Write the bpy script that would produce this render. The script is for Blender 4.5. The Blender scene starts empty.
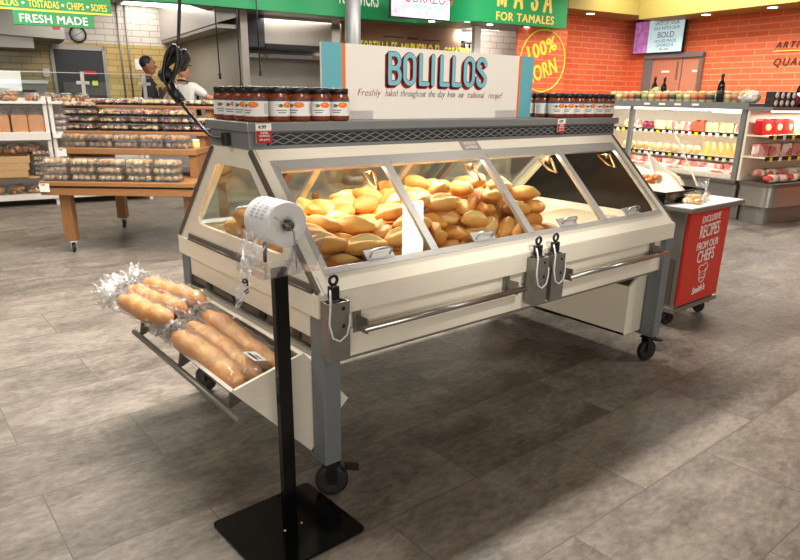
import bpy, bmesh, math, random
from mathutils import Vector, Matrix, Euler
R = math.radians
rnd = random.Random(7)
scene = bpy.context.scene
COL = scene.collection
PI = math.pi

# ------------------------------------------------------------------ materials
def lin(c):
    def f(v):
        v /= 255.0
        return v / 12.92 if v <= 0.04045 else ((v + 0.055) / 1.055) ** 2.4
    return (f(c[0]), f(c[1]), f(c[2]), 1.0)

def mat(name, rgb, rough=0.5, metal=0.0, var=0.08, scale=(6, 6, 6), noise=4.0, bump=0.0, emit=0.0, spec=0.5, coords='Object', trans=0.0):
    m = bpy.data.materials.new(name); m.use_nodes = True
    nt = m.node_tree; b = nt.nodes['Principled BSDF']
    tc = nt.nodes.new('ShaderNodeTexCoord'); mp = nt.nodes.new('ShaderNodeMapping')
    mp.inputs['Scale'].default_value = scale
    nt.links.new(tc.outputs[coords], mp.inputs[0])
    n = nt.nodes.new('ShaderNodeTexNoise'); n.inputs['Scale'].default_value = noise; n.inputs['Detail'].default_value = 4
    nt.links.new(mp.outputs[0], n.inputs['Vector'])
    mix = nt.nodes.new('ShaderNodeMix'); mix.data_type = 'RGBA'
    c = lin(rgb)
    mix.inputs[6].default_value = (c[0] * (1 - var * 2), c[1] * (1 - var * 2), c[2] * (1 - var * 2), 1)
    mix.inputs[7].default_value = (min(1, c[0] * (1 + var * 2)), min(1, c[1] * (1 + var * 2)), min(1, c[2] * (1 + var * 2)), 1)
    nt.links.new(n.outputs['Fac'], mix.inputs[0])
    nt.links.new(mix.outputs[2], b.inputs['Base Color'])
    b.inputs['Roughness'].default_value = rough; b.inputs['Metallic'].default_value = metal
    b.inputs['Specular IOR Level'].default_value = spec
    if trans: b.inputs['Transmission Weight'].default_value = trans
    if emit:
        nt.links.new(mix.outputs[2], b.inputs['Emission Color']); b.inputs['Emission Strength'].default_value = emit
    if bump:
        bp = nt.nodes.new('ShaderNodeBump'); bp.inputs['Strength'].default_value = bump; bp.inputs['Distance'].default_value = 0.01
        nt.links.new(n.outputs['Fac'], bp.inputs['Height']); nt.links.new(bp.outputs[0], b.inputs['Normal'])
    return m

def glassy(name, tint=(255, 255, 255), base=0.06, rough=0.02, body=0.0, bodycol=(235, 235, 235), wrinkle=0.0, wscale=30):
    """thin clear sheet: mostly straight-through, a fresnel reflection, a little milky body"""
    m = bpy.data.materials.new(name); m.use_nodes = True
    nt = m.node_tree; nt.nodes.clear()
    out = nt.nodes.new('ShaderNodeOutputMaterial')
    tr = nt.nodes.new('ShaderNodeBsdfTransparent'); tr.inputs[0].default_value = lin(tint)
    gl = nt.nodes.new('ShaderNodeBsdfGlossy'); gl.inputs['Roughness'].default_value = rough
    lw = nt.nodes.new('ShaderNodeLayerWeight'); lw.inputs[0].default_value = 0.5
    pw = nt.nodes.new('ShaderNodeMath'); pw.operation = 'POWER'; pw.inputs[1].default_value = 4.0; nt.links.new(lw.outputs['Facing'], pw.inputs[0])
    ad = nt.nodes.new('ShaderNodeMath'); ad.operation = 'MULTIPLY_ADD'; ad.inputs[1].default_value = 0.6; ad.inputs[2].default_value = base; ad.use_clamp = True
    nt.links.new(pw.outputs[0], ad.inputs[0])
    mx = nt.nodes.new('ShaderNodeMixShader')
    nt.links.new(ad.outputs[0], mx.inputs[0]); nt.links.new(gl.outputs[0], mx.inputs[2])
    if wrinkle:
        tc = nt.nodes.new('ShaderNodeTexCoord'); n = nt.nodes.new('ShaderNodeTexNoise'); n.inputs['Scale'].default_value = wscale
        n.inputs['Detail'].default_value = 6; n.inputs['Distortion'].default_value = 1.2
        nt.links.new(tc.outputs['Object'], n.inputs['Vector'])
        bp = nt.nodes.new('ShaderNodeBump'); bp.inputs['Strength'].default_value = wrinkle; bp.inputs['Distance'].default_value = 0.02
        nt.links.new(n.outputs['Fac'], bp.inputs['Height'])
        nt.links.new(bp.outputs[0], gl.inputs['Normal']); nt.links.new(bp.outputs[0], lw.inputs['Normal'])
    if body:
        df = nt.nodes.new('ShaderNodeBsdfDiffuse'); df.inputs[0].default_value = lin(bodycol)
        m2 = nt.nodes.new('ShaderNodeMixShader'); m2.inputs[0].default_value = body
        if wrinkle:
            rp = nt.nodes.new('ShaderNodeMapRange'); rp.inputs[1].default_value = 0.42; rp.inputs[2].default_value = 0.68
            rp.inputs[3].default_value = body * 0.15; rp.inputs[4].default_value = min(1, body * 2.2)
            nt.links.new(n.outputs['Fac'], rp.inputs[0]); nt.links.new(rp.outputs[0], m2.inputs[0])
        nt.links.new(tr.outputs[0], m2.inputs[1]); nt.links.new(df.outputs[0], m2.inputs[2])
        nt.links.new(m2.outputs[0], mx.inputs[1])
    else:
        nt.links.new(tr.outputs[0], mx.inputs[1])
    nt.links.new(mx.outputs[0], out.inputs[0])
    return m

M = {}
M['cream'] = mat('cream_laminate', (238, 230, 212), 0.45, 0, 0.035, (1.2, 1.2, 55), 3.0)
M['cream_top'] = mat('cream_laminate_slope', (238, 230, 212), 0.42, 0, 0.03, (1.2, 40, 40), 3.0)
M['tan'] = mat('tan_laminate_inside', (205, 184, 152), 0.5, 0, 0.05, (3, 3, 40), 3.0)
M['greymetal'] = mat('grey_powder_coat', (122, 127, 130), 0.45, 0.25, 0.03)
M['shelfgrey'] = mat('grey_shelf_metal', (134, 136, 136), 0.4, 0.3, 0.03)
M['steel'] = mat('brushed_steel', (196, 194, 190), 0.28, 1.0, 0.06, (1, 40, 40), 4)
M['steel_dull'] = mat('dull_steel', (152, 148, 141), 0.5, 0.85, 0.08, (1, 1, 30), 4)
M['steel_warm'] = mat('warm_steel', (158, 152, 143), 0.5, 0.35, 0.08, (30, 1, 1), 4)
M['chrome'] = mat('chrome', (222, 222, 220), 0.12, 1.0, 0.01)
M['bronze'] = mat('bronze_trim', (112, 104, 95), 0.4, 0.55, 0.06)
M['framesteel'] = mat('satin_window_frame', (206, 204, 200), 0.34, 0.55, 0.04, (1, 30, 30), 4)
M['brass'] = mat('brass_arm', (150, 112, 66), 0.35, 0.85, 0.1)
M['black'] = mat('black_paint', (14, 14, 15), 0.35, 0, 0.1)
M['blackgloss'] = mat('black_gloss_metal', (9, 9, 10), 0.16, 0.0, 0.05, spec=0.35)
M['rubber'] = mat('black_rubber', (24, 24, 25), 0.55, 0, 0.1)
M['darkgrille'] = mat('dark_recess', (42, 42, 42), 0.6, 0.2, 0.05)
M['white'] = mat('white_plastic', (236, 234, 230), 0.5, 0, 0.02)
M['whitepaint'] = mat('white_shelf_paint', (220, 214, 205), 0.45, 0, 0.03)
M['paper'] = mat('white_paper', (238, 235, 228), 0.7, 0, 0.03)
M['wax'] = mat('deli_paper', (228, 216, 192), 0.6, 0, 0.05)
M['ink'] = mat('dark_ink', (40, 36, 36), 0.7, 0, 0.02)
M['inkred'] = mat('maroon_ink', (150, 34, 34), 0.6, 0, 0.02)
M['signwhite'] = mat('sign_board_off_white', (243, 236, 226), 0.55, 0, 0.012)
M['teal'] = mat('sign_teal', (106, 178, 190), 0.5, 0, 0.03)
M['tealtext'] = mat('letter_teal', (118, 200, 214), 0.5, 0, 0.02)
M['orangestripe'] = mat('sign_orange', (238, 122, 44), 0.5, 0, 0.02)
M['red'] = mat('red_panel', (208, 52, 38), 0.45, 0, 0.03)
M['tagred'] = mat('tag_red', (176, 36, 40), 0.5, 0, 0.03)
M['wood'] = mat('light_oak', (150, 104, 62), 0.5, 0, 0.12, (3, 3, 28), 3.5)
M['woodleg'] = mat('oak_leg', (142, 97, 58), 0.5, 0, 0.14, (26, 26, 2), 3.0)
M['crate'] = mat('pale_crate_wood', (186, 150, 104), 0.6, 0, 0.12, (3, 3, 26), 3.0)
M['green'] = mat('green_fascia', (28, 158, 96), 0.45, 0, 0.03)
M['greensign'] = mat('green_sign', (54, 158, 88), 0.5, 0, 0.03)
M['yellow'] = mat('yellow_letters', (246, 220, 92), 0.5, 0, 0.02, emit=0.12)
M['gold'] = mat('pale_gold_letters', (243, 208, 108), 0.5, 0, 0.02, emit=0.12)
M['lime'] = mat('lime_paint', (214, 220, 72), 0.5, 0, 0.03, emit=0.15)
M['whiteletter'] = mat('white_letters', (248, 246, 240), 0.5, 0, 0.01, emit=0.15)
M['soffit'] = mat('mustard_soffit', (150, 134, 66), 0.6, 0, 0.03)
M['ceil'] = mat('grey_ceiling', (176, 170, 160), 0.8, 0, 0.05)
M['menu'] = mat('bronze_menu_panel', (128, 100, 78), 0.35, 0.35, 0.1, (1, 1, 2), 2)
M['doorgrey'] = mat('charcoal_door', (44, 45, 50), 0.5, 0.1, 0.06)
M['skin'] = mat('skin', (150, 98, 72), 0.55, 0, 0.06, noise=8)
M['skin2'] = mat('skin_light', (196, 140, 112), 0.55, 0, 0.05, noise=8)
M['hair'] = mat('black_hair', (26, 20, 18), 0.6, 0, 0.2, noise=20)
M['shirtblack'] = mat('black_cotton', (24, 23, 25), 0.8, 0, 0.1)
M['shirtwhite'] = mat('white_cotton', (228, 226, 222), 0.8, 0, 0.04)
M['rope'] = mat('white_cable', (225, 225, 222), 0.4, 0, 0.02)
M['lidblack'] = mat('black_lid', (18, 17, 17), 0.4, 0, 0.05)
M['salsa'] = mat('red_brown_salsa', (122, 58, 30), 0.25, 0, 0.35, noise=25, coords='Object')
M['plasticbag'] = glassy('crinkled_clear_bag', base=0.07, rough=0.10, body=0.08, bodycol=(245, 240, 236), wrinkle=0.9, wscale=42)
M['bagtuft'] = glassy('bag_gathered_film', base=0.12, rough=0.12, body=0.34, bodycol=(248, 244, 240), wrinkle=0.9, wscale=48)
M['rollplastic'] = mat('milky_bag_roll', (232, 230, 230), 0.32, 0, 0.05, (3, 70, 3), 3)
M['filmtail'] = glassy('bag_film', base=0.08, rough=0.12, body=0.55, bodycol=(240, 240, 242), wrinkle=0.08)
M['glass'] = glassy('window_glass', (244, 248, 246), base=0.04, rough=0.0)
M['acrylic'] = glassy('acrylic', (246, 246, 248), base=0.06, rough=0.03, body=0.04, bodycol=(225, 222, 228))
M['clam'] = glassy('clear_clamshell', (236, 238, 238), base=0.07, rough=0.12, body=0.08, bodycol=(225, 228, 226), wrinkle=0.6, wscale=60)
M['yellowtag'] = mat('yellow_price_tag', (238, 220, 40), 0.5, 0, 0.02)
M['lampemit'] = mat('lit_diffuser', (255, 250, 240), 0.5, 0, 0.0, emit=7.0)
M['tubeemit'] = mat('lit_case_tube', (255, 250, 240), 0.5, 0, 0.0, emit=3.0)
M['screen'] = mat('screen_pale_blue', (188, 226, 232), 0.3, 0, 0.06, emit=0.55, noise=2)
M['screen2'] = mat('screen_white', (206, 212, 226), 0.3, 0, 0.08, emit=0.35, noise=2)
M['photo1'] = mat('screen_picture_mauve', (176, 120, 186), 0.3, 0, 0.45, emit=0.4, noise=1.4)
M['photo2'] = mat('screen_picture_blue', (170, 164, 214), 0.3, 0, 0.4, emit=0.4, noise=1.6)
M['screenink'] = mat('screen_ink', (94, 96, 124), 0.5, 0, 0.02)

def bread_material(name='bread_crust', c0=(190, 108, 36), c1=(226, 150, 64), c2=(236, 170, 84), c3=(244, 194, 116), cs=(250, 212, 144)):
    m = bpy.data.materials.new(name); m.use_nodes = True
    nt = m.node_tree; b = nt.nodes['Principled BSDF']; L = nt.links.new
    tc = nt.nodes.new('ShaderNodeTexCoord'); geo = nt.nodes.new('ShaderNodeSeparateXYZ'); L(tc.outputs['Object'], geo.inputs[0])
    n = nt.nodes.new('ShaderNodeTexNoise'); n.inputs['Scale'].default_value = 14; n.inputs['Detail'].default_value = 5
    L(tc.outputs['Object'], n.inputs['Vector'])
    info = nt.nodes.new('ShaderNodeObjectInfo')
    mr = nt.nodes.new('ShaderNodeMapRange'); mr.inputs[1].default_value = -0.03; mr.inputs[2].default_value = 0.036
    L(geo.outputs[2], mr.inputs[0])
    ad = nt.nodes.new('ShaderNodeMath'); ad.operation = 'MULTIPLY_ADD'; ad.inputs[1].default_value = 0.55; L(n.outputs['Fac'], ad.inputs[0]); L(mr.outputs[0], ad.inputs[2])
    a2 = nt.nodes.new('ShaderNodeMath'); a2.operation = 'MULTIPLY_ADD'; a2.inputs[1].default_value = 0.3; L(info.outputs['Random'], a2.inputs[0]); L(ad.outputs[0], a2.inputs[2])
    cr = nt.nodes.new('ShaderNodeValToRGB')
    e = cr.color_ramp.elements
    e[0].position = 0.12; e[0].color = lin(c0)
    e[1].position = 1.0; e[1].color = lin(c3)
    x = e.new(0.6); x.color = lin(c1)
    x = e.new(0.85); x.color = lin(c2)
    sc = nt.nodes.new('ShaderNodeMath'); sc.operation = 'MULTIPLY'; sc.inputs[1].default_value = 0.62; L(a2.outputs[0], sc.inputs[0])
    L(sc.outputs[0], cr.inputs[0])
    at = nt.nodes.new('ShaderNodeAttribute'); at.attribute_name = 'score'
    mx = nt.nodes.new('ShaderNodeMix'); mx.data_type = 'RGBA'; L(at.outputs['Fac'], mx.inputs[0]); L(cr.outputs[0], mx.inputs[6]); mx.inputs[7].default_value = lin(cs)
    L(mx.outputs[2], b.inputs['Base Color'])
    b.inputs['Roughness'].default_value = 0.5
    bp = nt.nodes.new('ShaderNodeBump'); bp.inputs['Strength'].default_value = 0.25; bp.inputs['Distance'].default_value = 0.006
    n2 = nt.nodes.new('ShaderNodeTexNoise'); n2.inputs['Scale'].default_value = 45; L(tc.outputs['Object'], n2.inputs['Vector'])
    L(n2.outputs['Fac'], bp.inputs['Height']); L(bp.outputs[0], b.inputs['Normal'])
    return m
M['bread'] = bread_material()
M['crust'] = bread_material('baguette_crust', (164, 90, 26), (204, 126, 44), (220, 150, 64), (232, 172, 88), (236, 186, 108))
M['toast'] = mat('sliced_loaf_crust', (196, 130, 62), 0.5, 0, 0.15, (6, 6, 6), 3.0)

def mottled(name, cols, scale=22, rough=0.45):
    """countless small bits of food: cells of several colours"""
    m = bpy.data.materials.new(name); m.use_nodes = True
    nt = m.node_tree; b = nt.nodes['Principled BSDF']; L = nt.links.new
    tc = nt.nodes.new('ShaderNodeTexCoord'); v = nt.nodes.new('ShaderNodeTexVoronoi'); v.inputs['Scale'].default_value = scale
    info = nt.nodes.new('ShaderNodeObjectInfo'); ad = nt.nodes.new('ShaderNodeVectorMath'); ad.operation = 'ADD'
    cx = nt.nodes.new('ShaderNodeCombineXYZ'); ml = nt.nodes.new('ShaderNodeMath'); ml.operation = 'MULTIPLY'; ml.inputs[1].default_value = 37.0
    L(info.outputs['Random'], ml.inputs[0]); L(ml.outputs[0], cx.inputs[0]); L(tc.outputs['Object'], ad.inputs[0]); L(cx.outputs[0], ad.inputs[1])
    L(ad.outputs[0], v.inputs['Vector'])
    sp = nt.nodes.new('ShaderNodeSeparateXYZ'); L(v.outputs['Color'], sp.inputs[0])
    cr = nt.nodes.new('ShaderNodeValToRGB'); cr.color_ramp.interpolation = 'CONSTANT'
    e = cr.color_ramp.elements
    e[0].position = 0; e[0].color = lin(cols[0]); e[1].position = 1.0 / len(cols); e[1].color = lin(cols[1])
    for i in range(2, len(cols)):
        x = e.new(i / len(cols)); x.color = lin(cols[i])
    L(sp.outputs[0], cr.inputs[0]); L(cr.outputs[0], b.inputs['Base Color'])
    b.inputs['Roughness'].default_value = rough
    return m
M['cookies'] = mottled('mixed_cookies', [(222, 184, 128), (196, 142, 84), (232, 205, 160), (176, 116, 66), (214, 172, 116)], 20)
M['cookiesred'] = mottled('cookies_with_red_jam', [(226, 190, 128), (150, 44, 48), (232, 208, 168), (206, 160, 96), (126, 52, 48), (224, 186, 120)], 20)
M['browns'] = mottled('brown_pastries', [(150, 92, 44), (186, 126, 66), (110, 64, 32), (204, 150, 88)], 16)
M['greens'] = mottled('packed_greens', [(150, 150, 88), (196, 190, 140), (110, 124, 60), (214, 206, 168)], 24)
M['pinkpack'] = mottled('packed_meats', [(226, 190, 176), (214, 140, 128), (238, 222, 206), (198, 110, 100)], 16)
M['beige'] = mottled('beige_cheese', [(232, 206, 150), (240, 220, 172), (222, 186, 120), (236, 212, 160)], 14)
M['cheese'] = mat('yellow_cheese', (240, 206, 128), 0.45, 0, 0.06)
M['redbag'] = mat('red_glossy_bag', (206, 34, 34), 0.25, 0, 0.2, noise=8)
M['wine'] = mat('dark_bottle_glass', (16, 16, 15), 0.12, 0, 0.1)
M['onion'] = mat('red_onion', (134, 34, 66), 0.3, 0, 0.15)
M['mixgreen'] = mat('green_label', (142, 154, 104), 0.5, 0, 0.05)

def brick_mat(name, c1, c2, mortar, bw, bh, msize, rough=0.5, bump=0.3, offset=0.5):
    m = bpy.data.materials.new(name); m.use_nodes = True
    nt = m.node_tree; b = nt.nodes['Principled BSDF']; L = nt.links.new
    tc = nt.nodes.new('ShaderNodeTexCoord'); s = nt.nodes.new('ShaderNodeSeparateXYZ'); c = nt.nodes.new('ShaderNodeCombineXYZ')
    L(tc.outputs['Object'], s.inputs[0]); L(s.outputs[0], c.inputs[0]); L(s.outputs[2], c.inputs[1])
    br = nt.nodes.new('ShaderNodeTexBrick'); L(c.outputs[0], br.inputs['Vector'])
    br.inputs['Color1'].default_value = lin(c1); br.inputs['Color2'].default_value = lin(c2); br.inputs['Mortar'].default_value = lin(mortar)
    br.inputs['Scale'].default_value = 1.0; br.inputs['Brick Width'].default_value = bw; br.inputs['Row Height'].default_value = bh
    br.inputs['Mortar Size'].default_value = msize; br.inputs['Mortar Smooth'].default_value = 0.1; br.offset = offset
    L(br.outputs['Color'], b.inputs['Base Color']); b.inputs['Roughness'].default_value = rough
    bp = nt.nodes.new('ShaderNodeBump'); bp.inputs['Strength'].default_value = bump; bp.inputs['Distance'].default_value = 0.004; bp.invert = True
    L(br.outputs['Fac'], bp.inputs['Height']); L(bp.outputs[0], b.inputs['Normal'])
    return m
M['orangebrick'] = brick_mat('orange_wall_tile', (228, 112, 70), (220, 100, 60), (226, 148, 108), 0.42, 0.107, 0.009)
M['whitebrick'] = brick_mat('white_wall_tile', (226, 216, 206), (218, 206, 196), (176, 164, 152), 0.36, 0.122, 0.008, 0.25)
M['yellowbrick'] = brick_mat('yellow_wall_tile', (208, 180, 118), (198, 168, 104), (156, 132, 84), 0.36, 0.122, 0.008, 0.25)

def floor_mat():
    m = bpy.data.materials.new('taupe_vinyl_tile'); m.use_nodes = True
    nt = m.node_tree; b = nt.nodes['Principled BSDF']; L = nt.links.new
    tc = nt.nodes.new('ShaderNodeTexCoord'); mp = nt.nodes.new('ShaderNodeMapping'); mp.inputs['Location'].default_value = (0.335, -0.235, 0)
    L(tc.outputs['Object'], mp.inputs[0])
    br = nt.nodes.new('ShaderNodeTexBrick'); L(mp.outputs[0], br.inputs['Vector'])
    br.inputs['Color1'].default_value = (0, 0, 0, 1); br.inputs['Color2'].default_value = (1, 1, 1, 1); br.inputs['Mortar'].default_value = (0.3, 0.3, 0.3, 1)
    br.inputs['Scale'].default_value = 1; br.inputs['Brick Width'].default_value = 0.915; br.inputs['Row Height'].default_value = 0.458
    br.inputs['Mortar Size'].default_value = 0.0028; br.inputs['Mortar Smooth'].default_value = 0.4
    # cloudy streaks drawn out along the planks, offset plank by plank
    ad = nt.nodes.new('ShaderNodeVectorMath'); ad.operation = 'MULTIPLY_ADD'; ad.inputs[1].default_value = (7, 13, 5)
    L(br.outputs['Color'], ad.inputs[0]); L(mp.outputs[0], ad.inputs[2])
    mp2 = nt.nodes.new('ShaderNodeMapping'); mp2.inputs['Scale'].default_value = (1.9, 3.6, 1); L(ad.outputs[0], mp2.inputs[0])
    n1 = nt.nodes.new('ShaderNodeTexNoise'); n1.inputs['Scale'].default_value = 1.3; n1.inputs['Detail'].default_value = 12; n1.inputs['Roughness'].default_value = 0.68; n1.inputs['Distortion'].default_value = 0.6; L(mp2.outputs[0], n1.inputs['Vector'])
    n2 = nt.nodes.new('ShaderNodeTexNoise'); n2.inputs['Scale'].default_value = 11; n2.inputs['Detail'].default_value = 7; n2.inputs['Roughness'].default_value = 0.7; L(mp2.outputs[0], n2.inputs['Vector'])
    cr = nt.nodes.new('ShaderNodeValToRGB'); e = cr.color_ramp.elements
    e[0].position = 0.30; e[0].color = lin((86, 78, 69)); e[1].position = 0.74; e[1].color = lin((150, 140, 128))
    x = e.new(0.5); x.color = lin((119, 110, 100))
    mm = nt.nodes.new('ShaderNodeMath'); mm.operation = 'MULTIPLY_ADD'; mm.inputs[1].default_value = 0.75
    sb = nt.nodes.new('ShaderNodeMath'); sb.operation = 'SUBTRACT'; sb.inputs[1].default_value = 0.5; L(n2.outputs['Fac'], sb.inputs[0])
    L(sb.outputs[0], mm.inputs[0]); L(n1.outputs['Fac'], mm.inputs[2])
    sx = nt.nodes.new('ShaderNodeSeparateXYZ'); L(br.outputs['Color'], sx.inputs[0])
    m3 = nt.nodes.new('ShaderNodeMath'); m3.operation = 'MULTIPLY_ADD'; m3.inputs[1].default_value = 0.13
    s3 = nt.nodes.new('ShaderNodeMath'); s3.operation = 'SUBTRACT'; s3.inputs[1].default_value = 0.5; L(sx.outputs[0], s3.inputs[0])
    L(s3.outputs[0], m3.inputs[0]); L(mm.outputs[0], m3.inputs[2])
    L(m3.outputs[0], cr.inputs[0])
    mx = nt.nodes.new('ShaderNodeMix'); mx.data_type = 'RGBA'; mx.inputs[7].default_value = lin((80, 73, 66))
    sm = nt.nodes.new('ShaderNodeMath'); sm.operation = 'MULTIPLY'; sm.inputs[1].default_value = 0.8; L(br.outputs['Fac'], sm.inputs[0])
    L(sm.outputs[0], mx.inputs[0]); L(cr.outputs[0], mx.inputs[6]); L(mx.outputs[2], b.inputs['Base Color'])
    rr = nt.nodes.new('ShaderNodeMapRange'); rr.inputs[3].default_value = 0.34; rr.inputs[4].default_value = 0.55; L(n1.outputs['Fac'], rr.inputs[0]); L(rr.outputs[0], b.inputs['Roughness'])
    b.inputs['Specular IOR Level'].default_value = 0.4
    return m
M['floor'] = floor_mat()

def label_mat(kind):
    """jar label: white paper, an orange tomato, dark picture and grey lines, by the label's own UV"""
    m = bpy.data.materials.new('jar_label'); m.use_nodes = True
    nt = m.node_tree; b = nt.nodes['Principled BSDF']; L = nt.links.new
    uv = nt.nodes.new('ShaderNodeUVMap'); base = lin((232, 230, 226))
    prev = None
    def spot(cx, cy, rx, ry, col, square=False):
        nonlocal prev
        mp = nt.nodes.new('ShaderNodeMapping'); mp.vector_type = 'POINT'
        mp.inputs['Location'].default_value = (-cx / rx, -cy / ry, 0); mp.inputs['Scale'].default_value = (1 / rx, 1 / ry, 1)
        L(uv.outputs[0], mp.inputs[0])
        if square:
            ab = nt.nodes.new('ShaderNodeVectorMath'); ab.operation = 'ABSOLUTE'; L(mp.outputs[0], ab.inputs[0])
            s = nt.nodes.new('ShaderNodeSeparateXYZ'); L(ab.outputs[0], s.inputs[0])
            d = nt.nodes.new('ShaderNodeMath'); d.operation = 'MAXIMUM'; L(s.outputs[0], d.inputs[0]); L(s.outputs[1], d.inputs[1]); src = d.outputs[0]
        else:
            d = nt.nodes.new('ShaderNodeVectorMath'); d.operation = 'LENGTH'; L(mp.outputs[0], d.inputs[0]); src = d.outputs[1]
        lt = nt.nodes.new('ShaderNodeMath'); lt.operation = 'LESS_THAN'; lt.inputs[1].default_value = 1.0; L(src, lt.inputs[0])
        mx = nt.nodes.new('ShaderNodeMix'); mx.data_type = 'RGBA'; L(lt.outputs[0], mx.inputs[0])
        if prev is None: mx.inputs[6].default_value = base
        else: L(prev, mx.inputs[6])
        mx.inputs[7].default_value = lin(col); prev = mx.outputs[2]
    if kind == 0:
        spot(0.5, 0.94, 0.5, 0.07, (70, 70, 84), True)
        spot(0.62, 0.66, 0.11, 0.17, (236, 118, 30)); spot(0.60, 0.72, 0.04, 0.06, (250, 160, 60)); spot(0.45, 0.62, 0.06, 0.10, (90, 104, 60)); spot(0.39, 0.66, 0.04, 0.09, (214, 206, 190))
        for i, w in enumerate((0.11, 0.08)): spot(0.48, 0.34 - 0.13 * i, w, 0.028, (110, 106, 104), True)
        spot(0.12, 0.4, 0.07, 0.33, (206, 204, 202), True); spot(0.9, 0.45, 0.06, 0.3, (196, 194, 194), True)
    else:
        for i in range(7): spot(0.45, 0.85 - 0.11 * i, 0.22, 0.022, (176, 174, 174), True)
        spot(0.85, 0.5, 0.03, 0.35, (70, 66, 66), True)
    L(prev, b.inputs['Base Color']); b.inputs['Roughness'].default_value = 0.5
    return m
M['label'] = label_mat(0); M['labelback'] = label_mat(1)

# ------------------------------------------------------------------ mesh builder
class MB:
    def __init__(s): s.v = []; s.f = []; s.sm = []; s.mi = []; s.uv = {}
    def add(s, vs, fs, smooth=False, mi=0):
        o = len(s.v); s.v += [tuple(v) for v in vs]
        for f in fs: s.f.append(tuple(i + o for i in f)); s.sm.append(smooth); s.mi.append(mi)
        return s
    def box(s, x0, x1, y0, y1, z0, z1, mi=0, mtx=None):
        vs = [Vector((x, y, z)) for z in (z0, z1) for (x, y) in ((x0, y0), (x1, y0), (x1, y1), (x0, y1))]
        if mtx is not None: vs = [mtx @ v for v in vs]
        return s.add(vs, [(3, 2, 1, 0), (4, 5, 6, 7), (0, 1, 5, 4), (1, 2, 6, 5), (2, 3, 7, 6), (3, 0, 4, 7)], False, mi)
    def prism(s, poly, a0, a1, axis='x', mi=0, mtx=None):
        def P(a, p): return Vector({'x': (a, p[0], p[1]), 'y': (p[0], a, p[1]), 'z': (p[0], p[1], a)}[axis])
        n = len(poly); vs = [P(a0, p) for p in poly] + [P(a1, p) for p in poly]
        if mtx is not None: vs = [mtx @ v for v in vs]
        return s.add(vs, [tuple(range(n))[::-1], tuple(range(n, 2 * n))] + [(i, (i + 1) % n, n + (i + 1) % n, n + i) for i in range(n)], False, mi)
    def tube(s, pts, r, seg=10, mi=0, closed=False, radii=None):
        pts = [Vector(p) for p in pts]; n = len(pts); rings = []
        up = None
        for i, p in enumerate(pts):
            if closed: t = pts[(i + 1) % n] - pts[i - 1]
            else: t = pts[min(i + 1, n - 1)] - pts[max(i - 1, 0)]
            t.normalize()
            if up is None: up = t.orthogonal().normalized()
            up = (up - t * up.dot(t)); up = up.normalized() if up.length > 1e-6 else t.orthogonal().normalized()
            b = t.cross(up); rr = radii[i] if radii else r
            rings.append([p + (up * math.cos(2 * PI * k / seg) + b * math.sin(2 * PI * k / seg)) * rr for k in range(seg)])
        vs = [v for q in rings for v in q]; fs = []
        for i in range(n if closed else n - 1):
            a = i * seg; b2 = ((i + 1) % n) * seg
            for k in range(seg): fs.append((a + k, a + (k + 1) % seg, b2 + (k + 1) % seg, b2 + k))
        s.add(vs, fs, True, mi)
        if not closed:
            s.add(rings[0], [tuple(range(seg))[::-1]], False, mi); s.add(rings[-1], [tuple(range(seg))], False, mi)
        return s
    def lathe(s, prof, seg=20, mi=0, mtx=None, smooth=True, cap=True):
        vs = []; fs = []
        for (r, z) in prof:
            for k in range(seg): vs.append(Vector((r * math.cos(2 * PI * k / seg), r * math.sin(2 * PI * k / seg), z)))
        for i in range(len(prof) - 1):
            for k in range(seg): fs.append((i * seg + k, i * seg + (k + 1) % seg, (i + 1) * seg + (k + 1) % seg, (i + 1) * seg + k))
        if cap and prof[0][0] > 1e-6: fs.append(tuple(range(seg))[::-1])
        if cap and prof[-1][0] > 1e-6: fs.append(tuple((len(prof) - 1) * seg + k for k in range(seg)))
        if mtx is not None: vs = [mtx @ v for v in vs]
        return s.add(vs, fs, smooth, mi)
    def blob(s, c, rad, seg=12, rings=8, mi=0, jit=0.0, power=1.0, rg=rnd, mtx=None):
        vs = []; fs = []
        for i in range(rings + 1):
            th = PI * i / rings
            for k in range(seg):
                a = 2 * PI * k / seg; st = math.sin(th) ** power
                j = 1 + (rg.uniform(-jit, jit) if jit and 0 < i < rings else 0)
                v = Vector((c[0] + rad[0] * st * math.cos(a) * j, c[1] + rad[1] * st * math.sin(a) * j, c[2] - rad[2] * math.cos(th) * j))
                vs.append(mtx @ v if mtx is not None else v)
        for i in range(rings):
            for k in range(seg): fs.append((i * seg + k, i * seg + (k + 1) % seg, (i + 1) * seg + (k + 1) % seg, (i + 1) * seg + k))
        return s.add(vs, fs, True, mi)
    def mesh(s, name, mats):
        me = bpy.data.meshes.new(name); me.from_pydata(s.v, [], s.f)
        for m in (mats if isinstance(mats, (list, tuple)) else [mats]): me.materials.append(m)
        for p, a, b in zip(me.polygons, s.sm, s.mi): p.use_smooth = a; p.material_index = b
        bm = bmesh.new(); bm.from_mesh(me); bmesh.ops.remove_doubles(bm, verts=bm.verts, dist=1e-6); bmesh.ops.recalc_face_normals(bm, faces=bm.faces); bm.to_mesh(me); bm.free()
        me.update(); return me
    def build(s, name, mats, parent=None, bevel=0.0, loc=None, rot=None):
        o = bpy.data.objects.new(name, s.mesh(name, mats)); COL.objects.link(o)
        if parent is not None: o.parent = parent
        if loc is not None: o.location = loc
        if rot is not None: o.rotation_euler = rot
        if bevel:
            b = o.modifiers.new('bevel', 'BEVEL'); b.width = bevel; b.segments = 2; b.limit_method = 'ANGLE'; b.angle_limit = R(40)
        return o

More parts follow.
